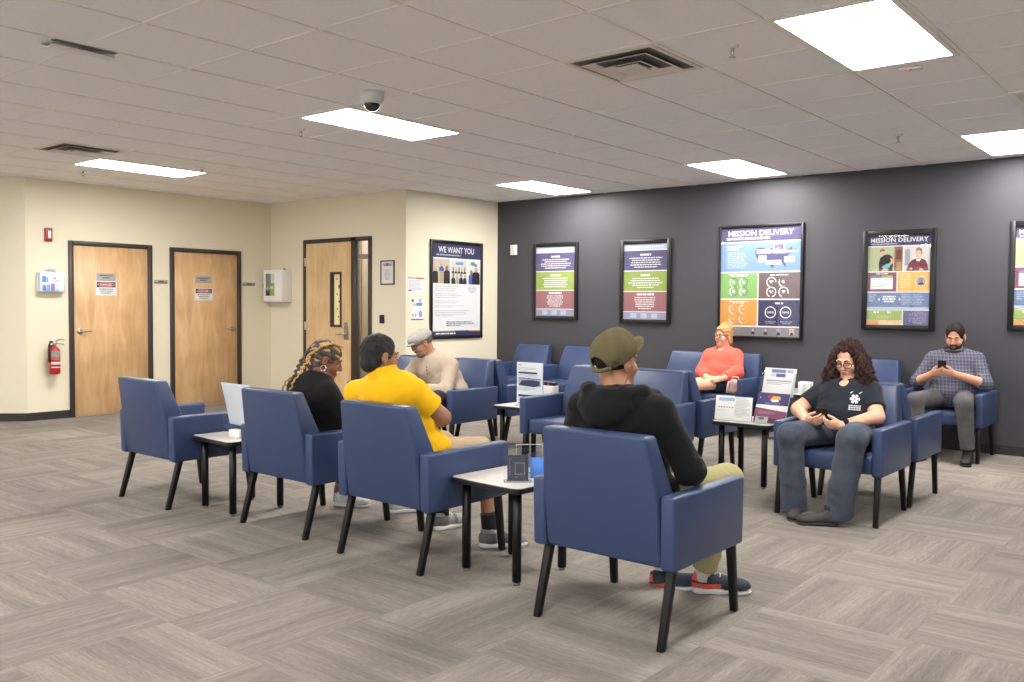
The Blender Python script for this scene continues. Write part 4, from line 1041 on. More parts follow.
def eyes(H, root, iris=(60, 40, 30)):
    for x in (-1, 1):
        m = MB(); m.ball((0, 0, 0), .0125, mat('eye_white', (232, 228, 222), .2), 12); m.ball((0, .0062, -.0015), (.0062, .0066, .0062), mat('iris_dark', iris, .15), 10)
        m.build('eye', None, root).matrix_local = H.M() @ Matrix.Translation((x*.031, .0775, .003))
def brows(H, root, m, th=.0045, z=.028):
    for x in (-1, 1):
        MB().tube([(x*.012, .095, z-.003), (x*.028, .0955, z+.003), (x*.046, .083, z-.001)], [th*.8, th, th*.5], m, 8).build('eyebrow', None, root).matrix_local = H.M()
def lips(H, root, rgb):
    S = Sdf(); H.ell(S, (0, .0885, -.060), (.022, .0135, .0058), .003); H.ell(S, (0, .0865, -.0715), (.019, .0135, .0068), .003)
    S.mesh('lips', mat('lip_%d' % rgb[0], rgb, .4), root, .0022)
def glasses(H, root, rgb=(30, 28, 30), z=.002, rad=.0022, w=.026, hgt=.019):
    m = mat('spectacle_frame_%d' % rgb[0], rgb, .3); g = MB()
    for x in (-1, 1):
        g.tube([(x*.034+w*math.copysign(abs(math.cos(a))**.7, math.cos(a)), .108-.010*abs(math.cos(a))*(1 if math.cos(a)*x > 0 else .2), z+hgt*math.copysign(abs(math.sin(a))**.7, math.sin(a))) for a in [2*PI*k/20 for k in range(21)]], rad, m, 6, cap=False)
        g.tube([(x*.060, .098, z+.006), (x*.078, .07, z+.008), (x*.084, 0, z+.010), (x*.082, -.02, z-.004)], rad, m, 6)
    g.tube([(-.009, .109, z+.004), (0, .112, z+.007), (.009, .109, z+.004)], rad, m, 6)
    o = g.build('glasses', None, root); o.matrix_local = H.M()
    l = MB()
    for x in (-1, 1): l.poly([(x*.034+w*.95*math.cos(2*PI*k/14), .106, z+hgt*.95*math.sin(2*PI*k/14)) for k in range(14)], M_glass)
    q = l.build('lenses', None, o)
def cap_hair(H, root, m, h=.0045, grow=1.05, nape=-.055, front=(.8, .6, .036), ridge=None, top=0.0, fill=None, brow=None):
    """short hair: shell over the skull, cut at hairline and nape"""
    S = Sdf(); f = H.R.T @ np.array((0, front[0], -front[1])); c0 = H.P(0, 0, .02)+f/np.linalg.norm(f)*front[2]*H.s
    S.ell(H.P(0, -.016, .036+top*.5), H.r3(.078*grow, .099*grow, .089*grow+top), .01, R=H.R, clip=[(c0, f), (H.P(0, 0, nape), -H.u)])
    if brow: S.ell(H.P(brow[0], .118, brow[1]), H.r3(.058, .056, .050), .010, 's', R=H.R)
    if fill: S.ell(H.P(0, -.055, fill), H.r3(.067*grow, .054*grow, .058), .02, R=H.R)
    for x in (-1, 1): S.ell(H.P(x*.081, .004, -.006), H.r3(.012, .024, .036), .006, 's', R=H.R)
    return S.mesh('hair', m, root, h, ridge)
def shoe(root, heel, d, up_h=0.0, mats=None, roll=0.0, pitch=0.0, side=1, L=.275):
    """heel: point under the heel, d: toe direction on the floor; pitch lifts the heel"""
    s = L/.28; d = unit((d[0], d[1], 0)); r = np.cross(d, (0, 0, 1))
    M = basis((heel[0], heel[1], heel[2] if len(heel) > 2 else 0), r, d, (0, 0, 1)) @ Matrix.Translation((0, .2*s, 0)) @ Matrix.Rotation(math.radians(pitch), 4, 'X') @ Matrix.Rotation(math.radians(roll), 4, 'Y') @ Matrix.Translation((0, -.2*s, 0))
    up_m, sole_m, extra = mats
    S = Sdf(); z0 = .026*s
    cl = [((0, 0, z0), (0, 0, -1))]
    S.ell((0, .05*s, .05*s), (.036*s, .050*s, .052*s), .02, clip=cl); S.cone((0, .08*s, .058*s), (0, .20*s, .034*s), .040*s, .036*s, .03, clip=cl)
    S.ell((.004*side, .215*s, .036*s), (.044*s, .058*s, .032*s), .02, clip=cl); S.cone((0, .062*s, .06*s), (0, .055*s, .104*s), .040*s, .039*s, .02, clip=[((0, .05, .105*s), (0, -.15, 1))])
    S.ell((0, .06*s, .125*s), (.030*s, .036*s, .04*s), .006, 's')
    o = S.mesh('shoe', up_m, root, .005, only=extra); o.matrix_local = M
    T = Sdf(); c2 = [((0, 0, 0.001), (0, 0, -1)), ((0, 0, .030*s), (0, .06, 1))]
    T.cone((0, .045*s, .013*s), (0, .12*s, .013*s), .040*s, .036*s, .01, clip=c2); T.cone((0, .12*s, .013*s), (.004*side, .22*s, .016*s), .036*s, .047*s, .01, clip=c2); T.ell((.003*side, .225*s, .018*s), (.046*s, .058*s, .02*s), .01, clip=c2)
    T.mesh('sole', sole_m, o, .005)
    lc = MB()
    for k in range(4): y = .105*s+k*.022*s; z = .094*s-k*.011*s; lc.tube([(-.022*s, y, z-.004), (0, y+.006*s, z+.006*s), (.022*s, y, z-.004)], .0028, extra_lace.get(root.name, sole_m), 6)
    lc.build('laces', None, o)
    return o
extra_lace = {}

def torso(S, P, g=0.0, k=.05, hips=True):
    """trunk from pelvis to shoulders; g grows it for clothing"""
    w = P.get('w', 1.0)
    pel, bel, che, neck = (np.asarray(P[q], float) for q in ('pelvis', 'belly', 'chest', 'neck'))
    up = unit(che-bel); rr = unit(np.asarray(P['shR'])-np.asarray(P['shL'])); ff = unit(np.cross(up, rr)); rr = np.cross(ff, up); R = np.stack([rr, ff, up])
    u2 = unit(bel-pel); r2 = unit(np.cross(V3(0, 1, 0), u2)); R2 = np.stack([r2, np.cross(u2, r2), u2])
    b = P.get('rb', (.150, .112, .130)); c = P.get('rc', (.158, .108, .150)); p = P.get('rp', (.165, .118, .088))
    if hips: S.ell(pel, np.array(p)*(w, 1, 1)+g, k, R=R2)
    S.ell(bel, np.array(b)*(w, 1, 1)+g, k, R=R2); S.ell(che, np.array(c)*(w, 1, 1)+g, k, R=R)
    top = che*.15+neck*.85
    for sh in ('shR', 'shL'):
        s = np.asarray(P[sh], float); S.cone(s, top+np.array((0, 0, -.012)), .050+g, .048+g, k)
    if 'bust' in P:
        z, y, r = P['bust']
        for x in (-1, 1): S.ell(che+rr*x*.075*w+ff*y+up*z, np.array((r, r*.85, r))+g, k, R=R)
    return R
def person(name_label, loc, rz): return thing('person', name_label, 'person', loc, rz)

def arm(S, sh, el, wr, r=(.046, .038, .034, .026), k=.02):
    S.cone(sh, el, r[0], r[1], k); S.cone(el, wr, r[2]+.002, r[3], k)
def lerp(a, b, t): return np.asarray(a, float)*(1-t)+np.asarray(b, float)*t
def sleeve(S, sh, el, wr, r, t, k=.03, cuff=None):
    """sleeve along the arm; t<=1 ends on the upper arm, t>1 runs on down the forearm (2 = wrist); ends in a flat cuff"""
    sh, el, wr = (np.asarray(q, float) for q in (sh, el, wr))
    if t <= 1:
        e = lerp(sh, el, t); S.cone(sh, e+(el-sh)*.1, r[0], r[1], k, clip=[(e, el-sh)])
    else:
        e = lerp(el, wr, t-1); S.cone(sh, el, r[0], r[1], k); S.cone(el, e+(wr-el)*.08, r[1], r[2], k, clip=[(e, wr-el)])
        if cuff: S.cone(lerp(el, wr, t-1-cuff), e, r[2]+.004, r[2]+.005, .006, clip=[(e, wr-el), (lerp(el, wr, t-1-cuff), el-wr)])
def neckhole(S, neck, head, r=.060, k=.008, low=.045, dip=None):
    if dip: S.ell(np.asarray(neck, float)+np.array((0, dip[0], dip[1])), (.046, .055, .036), .012, 's')
    n = np.asarray(neck, float); d = unit(np.asarray(head, float)-n); S.cone(n-d*low*.3, n+d*.16, r*.95, r*1.25, k, 's')
def leg(S, hip, kn, an, r, k=.03, hem=None):
    S.cone(hip, kn, r[0], r[1], k)
    if hem is None: S.cone(kn, an, r[1]*.97, r[2], k)
    else: S.cone(kn, an, r[1]*.97, r[2], k, clip=[(hem, np.asarray(an, float)-np.asarray(kn, float))])
def legs_body(S, P, s=1.0):
    for q in 'RL':
        S.cone(P['hip'+q], P['kn'+q], .070*s, .050*s, .03); S.cone(P['kn'+q], P['an'+q], .048*s, .034*s, .02); f = np.asarray(P['toe'+q], float); a = np.asarray(P['an'+q], float)
        g = unit((f-a)*np.array((1, 1, 0))); S.cone(a, a+g*.06+np.array((0, 0, .045-a[2])), .026, .016, .02)
def base_body(P, H, sk, root, arms=(.046, .038, .034, .026), wide=1.0, jaw=1.0, nose=1.0, lids=.6, legs=1.0, hands=None, h=.005):
    S = Sdf(); torso(S, P); legs_body(S, P, legs)
    for q in 'RL': arm(S, P['sh'+q], P['el'+q], P['wr'+q], arms)
    head_shape(S, H, P['neck'], wide, jaw, nose, lids)
    for a in hands or (): hand(S, *a)
    return S.mesh('body', sk, root, h)
def phone(label, c, x, y, size=(.072, .146, .009)):
    """x across the screen, y up the screen"""
    x = unit(x); y = unit(y-np.asarray(x)*(np.asarray(y)@x)); z = np.cross(x, y)
    r = thing('phone', label, 'phone', c); M = basis((0, 0, 0), x, y, z); a, b, t = size
    m = MB(); m.prism(rrect(a/2, b/2, .010), -t/2, t/2, M_black, M=M, bev=.0015); m.build('phone_case', None, r)
    m = MB(); m.prism(rrect(a/2-.003, b/2-.004, .008), t/2, t/2+.0006, mat('phone_screen', (30, 36, 50), .1, .6), M=M); m.build('screen', None, r)
    return r
def W(root, p):
    a = root.rotation_euler.z; x, y, z = p
    return (root.location.x+x*math.cos(a)-y*math.sin(a), root.location.y+x*math.sin(a)+y*math.cos(a), z)
def Wd(root, p): a = root.rotation_euler.z; return np.array((p[0]*math.cos(a)-p[1]*math.sin(a), p[0]*math.sin(a)+p[1]*math.cos(a), p[2]))
def patch(root, target, c, n, up, polys, m, name, lift=.0025):
    """small flat motif laid on a garment: polygons in metres around c, dropped along -n onto the cloth"""
    dg = bpy.context.evaluated_depsgraph_get(); me = target.data
    T = BVHTree.FromPolygons([v.co for v in me.vertices], [tuple(p.vertices) for p in me.polygons])
    n = Vector(n).normalized(); r = Vector(up).cross(n).normalized(); u = n.cross(r); mb = MB()
    for pl in polys:
        pts = []
        for x, y in pl:
            o = Vector(c)+r*x+u*y+n*.15; h = T.ray_cast(o, -n, .4); pts.append((h[0] if h[0] else o-n*.15)+n*lift)
        mb.poly(pts, m)
    return mb.build(name, None, root)
M_sole_w = mat('sole_white', (226, 224, 222), .5, .3, vary=.05); M_sole_d = mat('sole_dark', (40, 38, 38), .6)

# ---- person in the olive cap and black hoodie, front right, seen from behind
def person_hoodie():
    root = person('person seen from behind in an olive cap, black hoodie and khaki trousers', (-2.03, 3.325, 0), 0)
    P = dict(pelvis=(0, -.02, .535), belly=(-.005, -.045, .67), chest=(-.005, -.105, .84), neck=(-.02, -.125, .985), shR=(.175, -.115, .905), shL=(-.185, -.13, .90), w=1.12, rp=(.165, .125, .095),
             elR=(.288, -.045, .672), wrR=(.15, .235, .645), elL=(-.305, -.055, .672), wrL=(-.12, .22, .645),
             hipR=(.09, -.01, .528), hipL=(-.09, -.01, .528), knR=(.215, .445, .55), knL=(-.17, .40, .53), anR=(.098, .462, .10), anL=(-.10, .435, .125), toeR=(.25, .58, 0), toeL=(.03, .48, 0))
    H = Head((-.04, -.105, 1.103), (.22, 1, .06), sc=.95)
    sk = skin('olive_brown', (176, 126, 100))
    base_body(P, H, sk, root, hands=[(P['wrR'], (-.3, .9, -.18), (0, -.15, -1), -1, (18, 22, 26, 30)), (P['wrL'], (.25, .9, -.18), (0, -.15, -1), 1, (18, 22, 26, 30))])
    eyes(H, root); brows(H, root, hair_mat('black_hair', (24, 20, 20), (44, 38, 36)))
    # hoodie with the hood bunched behind the neck
    S = Sdf(); torso(S, P, .018); S.ell((0, -.015, .56), (.205, .135, .085), .05); m = cloth('black_fleece', (21, 21, 24), .9)
    for q in 'RL': sleeve(S, P['sh'+q], P['el'+q], P['wr'+q], (.072, .060, .044), 1.92, cuff=.14)
    S.ell((-.02, -.195, .915), (.118, .068, .060), .03); S.ell((-.02, -.205, .880), (.075, .050, .045), .03)
    S.chain([(.075, -.040, .940), (.105, -.09, .948), (.090, -.165, .955), (-.01, -.20, .958), (-.12, -.175, .958), (-.140, -.10, .950), (-.10, -.040, .940)], [.028, .031, .034, .034, .034, .031, .028], .03)
    S.cone((-.02, -.12, .955), (-.028, -.10, 1.08), .056, .075, .012, 's')
    S.mesh('hoodie', m, root, .006, folds([((.20, -.09, .80), .16, (.3, .2, -1), .07, .005), ((-.22, -.09, .80), .16, (-.3, .2, -1), .07, .005), ((.28, -.03, .68), .12, (.5, .6, -.6), .05, .005), ((-.02, -.2, .94), .13, (1, .1, .5), .07, .006), ((0, -.2, .8), .2, (.2, 0, 1), .08, .003)]))
    hoodie = [c for c in kids(root) if c.name.startswith('hoodie')][0]
    D = Sdf(); D.chain([(.090, .0, .935), (.122, -.06, .962), (.112, -.14, .980), (.060, -.200, .975), (-.02, -.222, .962), (-.10, -.200, .975), (-.152, -.14, .978), (-.160, -.06, .960), (-.12, .0, .935)], [.026, .033, .038, .038, .038, .038, .038, .033, .026], .015)
    D.ell((-.02, -.212, .925), (.135, .066, .060), .02); D.ell((-.02, -.232, .890), (.098, .050, .046), .025); D.cone((-.02, -.10, .90), (-.03, -.085, 1.08), .066, .080, .02, 's')
    D.mesh('hood', m, hoodie, .005, folds([((.06, -.21, .93), .09, (.8, 0, .6), .07, .006), ((-.10, -.2, .93), .09, (-.8, 0, .6), .07, .006), ((-.02, -.24, .90), .08, (0, .2, 1), .06, .004)]))
    T = Sdf(); k = cloth('khaki_twill', (164, 156, 112), .85); T.ell(P['pelvis'], (.172, .125, .092), .04)
    leg(T, P['hipR'], P['knR'], P['anR'], (.086, .073, .056), hem=(.10, .46, .115)); leg(T, P['hipL'], P['knL'], P['anL'], (.086, .073, .056), hem=(-.10, .435, .14))
    T.mesh('trousers', k, root, .006, folds([((.16, .40, .25), .2, (.2, 0, 1), .05, .004), ((.2, .40, .5), .12, (.5, 1, .3), .04, .003), ((-.12, .40, .25), .2, (-.2, 0, 1), .05, .004)]))
    for q, a in (('R', (.098, .462)), ('L', (-.10, .435))):
        z = .06 if q == 'R' else .08; MB().tube([(a[0], a[1], z), (a[0], a[1], z+.06)], [.045, .041], mat('sock_white', (214, 210, 204), .9)).build('sock', None, root)
    up = [mat('shoe_navy_knit', (48, 54, 70), .8, vary=.1), mat('shoe_coral', (222, 92, 76), .6)]
    pat = lambda C: ((C[:, 2] < .05) & (C[:, 1] < .13)) | ((C[:, 1] < .035) & (C[:, 2] < .095) & (C[:, 2] > .06))
    shoe(root, (.05, .43), (.80, .60), mats=(up, M_sole_w, pat), L=.285); shoe(root, (-.165, .425), (.97, .24), mats=(up, M_sole_w, pat), pitch=14, side=-1, L=.285)
    # cap: six-panel crown, strap opening at the back, curved peak
    hm = hair_mat('black_hair', (24, 20, 20), (44, 38, 36)); cap_hair(H, root, hm, .004, 1.03, -.06, (.8, .6, .02))
    HC = H; H = Head(H.P(0, 0, 0), (.20, 1, .26), sc=.945); C = Sdf(); oc = mat('cloth_olive_twill', (102, 94, 68), .9, .15, vary=.08, vscale=22, bump=.4, bscale=300)
    H.ell(C, (0, -.012, .050), (.094, .115, .100), .01, clip=[(H.P(0, 0, .012), -H.u+H.f*.16)]); H.ell(C, (0, .035, .085), (.076, .062, .066), .03)
    H.ell(C, (0, -.122, .022), (.042, .040, .034), .006, 's'); H.ell(C, (0, -.012, .038), (.085, .105, .082), .004, 's')
    def seams(Pp):
        q = H.local(Pp); a = np.arctan2(q[:, 0], q[:, 1]+.012); return .0022*np.exp(-(np.sin(a*3)**2)/.004)*(q[:, 2] > .03)+.0016*np.sin(q[:, 0]*90+q[:, 2]*60)*np.sin(q[:, 1]*70)
    cap = C.mesh('cap', oc, root, .004, seams)
    v = MB(); rows = []
    b = bmesh.new(); N = 18
    for zo in (0, -.004):
        for j in range(5):
            row = []
            for i in range(N+1):
                a = math.radians(-62+124*i/N); t = j/4; x = .090*math.sin(a)*(1+.06*t); y = -.012+.108*math.cos(a)+t*(.082*math.cos(a*1.05)); z = .060-.040*(x/.090)**2+t*.016+zo
                row.append(b.verts.new((x, y, z)))
            rows.append(row)
    def quad(a, c): 
        for i in range(N): f = b.faces.new((a[i], a[i+1], c[i+1], c[i])); f.smooth = True
    for j in range(4): quad(rows[j], rows[j+1]); quad(rows[6+j][::-1] if 0 else rows[5+j+1], rows[5+j])
    quad(rows[5], rows[0]); quad(rows[4], rows[9])
    for e in (0, N):
        for j in range(4): b.faces.new((rows[j][e], rows[j+1][e], rows[6+j][e], rows[5+j][e]))
    bmesh.ops.recalc_face_normals(b, faces=b.faces); v._add(b, oc); o = v.build('peak', None, cap); o.matrix_local = H.M()
    st = MB(); st.tube([(-.060, -.092, .004), (-.03, -.116, -.002), (0, -.123, -.004), (.03, -.116, -.002), (.060, -.092, .004)], [.010]*5, oc, 8); o = st.build('strap', None, cap); o.matrix_local = H.M()
    MB().ball((0, -.012, .1505), (.007, .007, .004), oc, 8).build('cap_button', None, cap).matrix_local = H.M()
    # dark ink mark on the side of the neck
    ink = mat('ink_mark', (96, 76, 70), .6)
    bodym = [c for c in kids(root) if c.name.startswith('body')][0]
    patch(root, bodym, (.045, -.125, 1.03), (1, -.25, 0), (0, 0, 1), [[(-.016+.008*math.cos(a)*(.5+.5*(i % 2))+.012*j, .010*j-.012+.010*math.sin(a)*(.5+.5*(i % 2))) for i, a in enumerate([2*PI*k/10 for k in range(10)])] for j in range(3)], ink, 'neck_tattoo', .001)
person_hoodie()

# ---- person with long curly hair, dark tee and jeans, facing the camera
def person_curly():
    root = person('person with long dark curly hair in a dark tee and jeans, looking at a phone', (-2.02, 5.905, 0), PI)
    P = dict(pelvis=(0, .0, .535), belly=(0, -.015, .65), chest=(0, -.065, .755), neck=(0, -.075, .86), shR=(.150, -.075, .80), shL=(-.142, -.075, .803), w=1.03, rp=(.175, .13, .095), rb=(.168, .135, .11), rc=(.165, .115, .105), bust=(-.015, .062, .072),
             elR=(.288, .045, .660), wrR=(.155, .240, .612), elL=(-.222, .045, .652), wrL=(-.072, .256, .602),
             hipR=(.10, .0, .535), hipL=(-.10, .0, .535), knR=(.205, .385, .527), knL=(-.185, .395, .540), anR=(.19, .335, .10), anL=(-.085, .41, .10), toeR=(.13, .44, 0), toeL=(.10, .50, 0))
    H = Head((0, -.065, 1.002), (.08, .92, -.34), sc=.95); sk = skin('light', (226, 176, 148))
    base_body(P, H, sk, root, arms=(.056, .048, .044, .029), wide=.98, jaw=.92, nose=.9, lids=.9, h=.004, hands=[(P['wrR'], (-.80, .42, .06), (0, -.80, .55), 1, (28, 34, 38, 42), .92), (P['wrL'], (.86, .26, .03), (0, -.80, .55), -1, (34, 40, 44, 48), .92)])
    eyes(H, root); hm = hair_mat('dark_brown_hair', (26, 16, 14), (64, 41, 33), (30, 30, 30)); brows(H, root, hm, .0038); lips(H, root, (186, 112, 104)); glasses(H, root, (34, 26, 28), 0, .0027)
    S = Sdf(); m = cloth('dark_navy_jersey', (36, 40, 50), .8); torso(S, P, .013)
    for q in 'RL': sleeve(S, P['sh'+q], P['el'+q], P['wr'+q], (.066, .067), .70)
    neckhole(S, P['neck'], H.c, .060, dip=(.055, -.022))
    tee = S.mesh('tee_shirt', m, root, .006, folds([((0, .06, .66), .16, (.1, .2, 1), .05, .004), ((.16, 0, .74), .1, (1, .3, .6), .04, .003), ((-.16, 0, .74), .1, (-1, .3, .6), .04, .003)]))
    # pale emblem: six-armed badge with leaves above and lines of lettering below
    pr = mat('shirt_print_grey', (206, 208, 212), .7); polys = []
    for k in range(6):
        a = k*PI/3; ca, sa = math.cos(a), math.sin(a); polys.append([(ca*d-sa*w, .008+sa*d+ca*w) for d, w in ((.004, -.006), (.028, -.010), (.031, 0), (.028, .010), (.004, .006))])
    for x in (-.024, .030): polys.append([(x-.010, .046), (x-.002, .042), (x+.012, .058), (x, .054)])
    for j, y in enumerate((-.040, -.052, -.064)):
        x = -.032
        while x < .030: wd = (.009, .006, .012)[int(x*997) % 3]; polys.append([(x, y), (x+wd, y), (x+wd, y+.008), (x, y+.008)]); x += wd+.0025
    patch(root, tee, (-.092, .06, .748), (-.10, 1, .12), (0, 0, 1), polys, pr, 'shirt_emblem')
    nk = MB(); nk.tube([(.055, -.05, .855), (.035, .0, .835), (.012, .035, .80), (.010, .048, .785)], .0022, mat('necklace_gold', (206, 176, 120), .3, metal=.7), 6); nk.tube([(-.055, -.05, .855), (-.03, .0, .835), (.006, .035, .80), (.010, .048, .785)], .0022, MATS['necklace_gold'], 6); nk.ball((.010, .052, .776), (.008, .005, .012), MATS['necklace_gold'], 8); nk.build('necklace', None, root)
    J = Sdf(); jm = mat('jeans_denim', (70, 77, 91), .85, .15, vary=.22, vscale=14, bump=.4, bscale=300, sheen=.1); J.ell(P['pelvis'], (.184, .138, .098), .05)
    J.cone(P['hipR'], P['knR'], .098, .081, .04); J.cone(P['knR'], (.19, .33, .02), .078, .084, .03, clip=[(( .19, .33, .045), (0, -.1, -1))])
    J.cone(P['hipL'], P['knL'], .100, .086, .04); J.cone(P['knL'], (-.10, .385, .02), .084, .088, .03, clip=[((-.10, .39, .045), (0, -.1, -1))])
    J.mesh('jeans', jm, root, .006, folds([((.2, .30, .28), .24, (.3, .1, 1), .10, .007), ((-.14, .36, .28), .24, (-.3, .1, 1), .10, .007), ((.19, .33, .52), .1, (1, .3, .4), .035, .004), ((-.17, .34, .53), .1, (-1, .3, .4), .035, .004), ((.2, .27, .1), .1, (.1, 0, 1), .05, .005), ((-.1, .36, .1), .1, (.1, 0, 1), .05, .005)]))
    sm = (mat('shoe_dark_grey', (58, 54, 54), .7, vary=.1), M_sole_d, None); shoe(root, (.205, .25), (-.30, .95), mats=sm, L=.26, pitch=-6); shoe(root, (-.125, .415), (.90, .44), mats=sm, side=-1, L=.26)
    for xy in ((.190, .31), (-.077, .44)): MB().tube([(xy[0], xy[1], .07), (xy[0], xy[1], .125)], .034, mat('sock_black', (26, 26, 28), .9)).build('sock', None, root)
    w = MB(); a, b = np.array(P['elL']), np.array(P['wrL']); c0, c1 = lerp(a, b, .86), lerp(a, b, .97); w.tube([c0, c1], [.0335, .0325], M_black, 20); d = unit(b-a); c = lerp(c0, c1, .5); n = unit(np.array((0, .8, .6))-d*(np.array((0, .8, .6))@d)); w.box((-.018, -.016, .028), (.018, .016, .040), mat('watch_face', (18, 18, 22), .15), .004, M=basis(c, d, np.cross(n, d), n)); w.build('wristwatch', None, root)
    # hair: centre-parted crown, masses either side, and curls over them
    Z = Sdf(); cl = [(H.P(0, .050, .045), H.R.T @ np.array((0, .92, -.38)))]
    H.ell(Z, (0, -.02, .042), (.090, .108, .094), .02, clip=cl); H.cone(Z, (-.072, .01, .05), (-.088, .0, -.06), .026, .030, .03); H.cone(Z, (.072, .01, .05), (.088, .0, -.06), .026, .030, .03)
    pts = {1: [(.080, -.04, 1.0), (.098, -.045, .91), (.112, -.035, .855)], -1: [(-.080, -.04, 1.0), (-.10, -.045, .91), (-.118, -.035, .845)]}
    for s in (1, -1): Z.chain(pts[s], [.038, .046, .044], .03); Z.cone((s*.05, -.13, .99), (s*.09, -.16, .84), .07, .065, .04)
    H.ell(Z, (0, .066, -.035), (.064, .064, .112), .012, 's')
    rnd = random.Random(4); ph = [(rnd.uniform(-1, 1), rnd.uniform(-1, 1), rnd.uniform(-1, 1), rnd.uniform(0, 6)) for _ in range(8)]
    def curls(Pp):
        o = np.zeros(len(Pp))
        for i, (a, b_, c_, d_) in enumerate(ph): v = unit((a, b_, c_*.6)); o += .0032*np.sin(Pp@v*(150+25*i)+d_+2*np.sin(Pp[:, 2]*40+i))
        return o
    hair = Z.mesh('hair', hm, root, .0045, curls)
    cr = MB(); 
    for i in range(64):
        s = 1 if i % 2 else -1; q = i//2; aa = rnd.uniform(-.9, 1.1); x0 = s*(.072+.016*rnd.random()); y0 = -.03+.075*math.sin(aa)*.9-.02; top = H.P(x0*1.02, y0+.02, .05-.05*rnd.random())
        end = np.array((s*(.068+.075*rnd.random()), -.07+.10*rnd.random(), .80+.08*rnd.random())); n = 22; L = []; tw = rnd.uniform(0, 6); R = rnd.uniform(.006, .011)
        for k in range(n+1):
            t = k/n; c = lerp(top, end, t)+np.array((s*.022*math.sin(t*PI*.9), 0, 0)); L.append((c[0]+R*math.cos(tw+t*26), c[1]+R*math.sin(tw+t*26), c[2]))
        cr.tube(L, [.0055*(1-.5*(k/n)) for k in range(n+1)], hm, 5)
    bmesh.ops.remove_doubles(cr.bm, verts=cr.bm.verts, dist=1e-6); cr.build('curl', None, hair)
    phone('black phone held by the curly-haired person', W(root, (.045, .250, .650)), Wd(root, (1, .1, 0)), Wd(root, (0, .62, .78)))
person_curly()

# ---- person in the yellow polo, seen from behind
def person_yellow():
    root = person('person seen from behind in a bright yellow polo shirt', (-3.43, 3.41, 0), 0)
    P = dict(pelvis=(-.06, -.01, .54), belly=(-.09, -.03, .68), chest=(-.115, -.105, .84), neck=(-.155, -.13, .955), shR=(.045, -.10, .875), shL=(-.362, -.14, .850), w=1.05, rp=(.18, .135, .10), rb=(.175, .135, .135), rc=(.185, .12, .14),
             elR=(.100, .05, .738), wrR=(-.16, .165, .655), elL=(-.315, .07, .69), wrL=(-.20, .22, .655),
             hipR=(.03, .0, .535), hipL=(-.16, .0, .535), knR=(.09, .42, .515), knL=(-.22, .42, .52), anR=(.215, .31, .10), anL=(-.255, .42, .10), toeR=(.29, .42, 0), toeL=(-.23, .6, 0))
    H = Head((-.177, -.14, 1.058), (.30, .93, -.06), sc=.96); sk = skin('brown', (158, 112, 86))
    base_body(P, H, sk, root, arms=(.056, .050, .046, .030), wide=1.02, hands=[(P['wrR'], (-.95, .15, -.1), (0, -.6, .8), 1, (40, 50, 55, 60)), (P['wrL'], (.85, .1, -.1), (0, -.6, .8), -1, (30, 40, 45, 50))])
    eyes(H, root); hm = hair_mat('black_grey_hair', (22, 21, 22), (58, 56, 57)); brows(H, root, hm)
    cap_hair(H, root, hm, .004, 1.055, -.082, (.95, .3, .052), lambda Q: .0022*np.sin(H.local(Q)[:, 0]*160+3*np.sin(H.local(Q)[:, 2]*50))*np.sin(H.local(Q)[:, 1]*90), .003, -.035)
    b = Sdf(); H.ell(b, (0, .040, -.088), (.055, .058, .040), .01); H.ell(b, (0, .03, -.045), (.066, .066, .05), .02, clip=[(H.P(0, .0, -.045), H.u)]); H.ell(b, (0, .11, -.064), (.03, .03, .014), .008, 's'); H.ell(b, (0, .09, -.02), (.052, .05, .04), .012, 's'); H.ell(b, (0, -.06, -.08), (.09, .065, .12), .012, 's')
    b.mesh('beard', mat('stubble_dark', (70, 54, 48), .8), root, .004); glasses(H, root, (120, 120, 124), .002, .0016)
    S = Sdf(); m = cloth('yellow_pique', (244, 188, 22), .85, .03); torso(S, P, .016); S.ell((-.05, .03, .585), (.195, .16, .075), .05)
    for q in 'RL': sleeve(S, P['sh'+q], P['el'+q], P['wr'+q], (.070, .077), .62)
    neckhole(S, P['neck'], H.c, .062)
    polo = S.mesh('polo_shirt', m, root, .006, folds([((.03, -.13, .80), .16, (.7, .2, -.7), .09, .006), ((-.25, -.16, .78), .16, (-.7, .2, -.7), .09, .006), ((.0, .03, .66), .16, (.3, .3, 1), .07, .006), ((.1, -.04, .84), .1, (.8, .3, -.5), .05, .005)]))
    c = Sdf(); n = np.array(P['neck']); ax = unit(H.c-n); c.cone(n-ax*.004, n+ax*.058, .094, .074, .01, clip=[(n+ax*.050, ax), (n-ax*.006, -ax)]); c.cone(n-ax*.02, n+ax*.06, .066, .060, .004, 's'); c.mesh('collar', m, polo, .004)
    T = Sdf(); k = cloth('beige_chino', (186, 164, 132), .85); T.ell(P['pelvis'], (.19, .14, .098), .05)
    for q in 'RL': e = lerp(P['kn'+q], P['hip'+q], .02); T.cone(P['hip'+q], P['kn'+q], .095, .078, .03, clip=[(e, np.array(P['kn'+q])-np.array(P['hip'+q]))])
    T.mesh('shorts', k, root, .006)
    for q in 'RL': a = np.array(P['an'+q]); g = unit((np.array(P['toe'+q])-a)*np.array((1, 1, 0))); MB().tube([a+g*.01+np.array((0, 0, -.045)), a+np.array((0, 0, .09))], [.042, .046], mat('sock_black', (26, 26, 28), .9)).build('sock', None, root)
    sm = ([mat('shoe_grey_mesh', (150, 150, 146), .85, vary=.15, vscale=40), mat('shoe_grey_panel', (104, 104, 104), .7)], M_sole_w, lambda C: (C[:, 1] < .09) & (C[:, 2] < .085) | (np.abs(C[:, 1]-.15) < .012))
    shoe(root, (.185, .262), (.60, .80), mats=sm, L=.285); shoe(root, (-.265, .36), (.15, 1), mats=sm, side=-1, L=.285)
person_yellow()

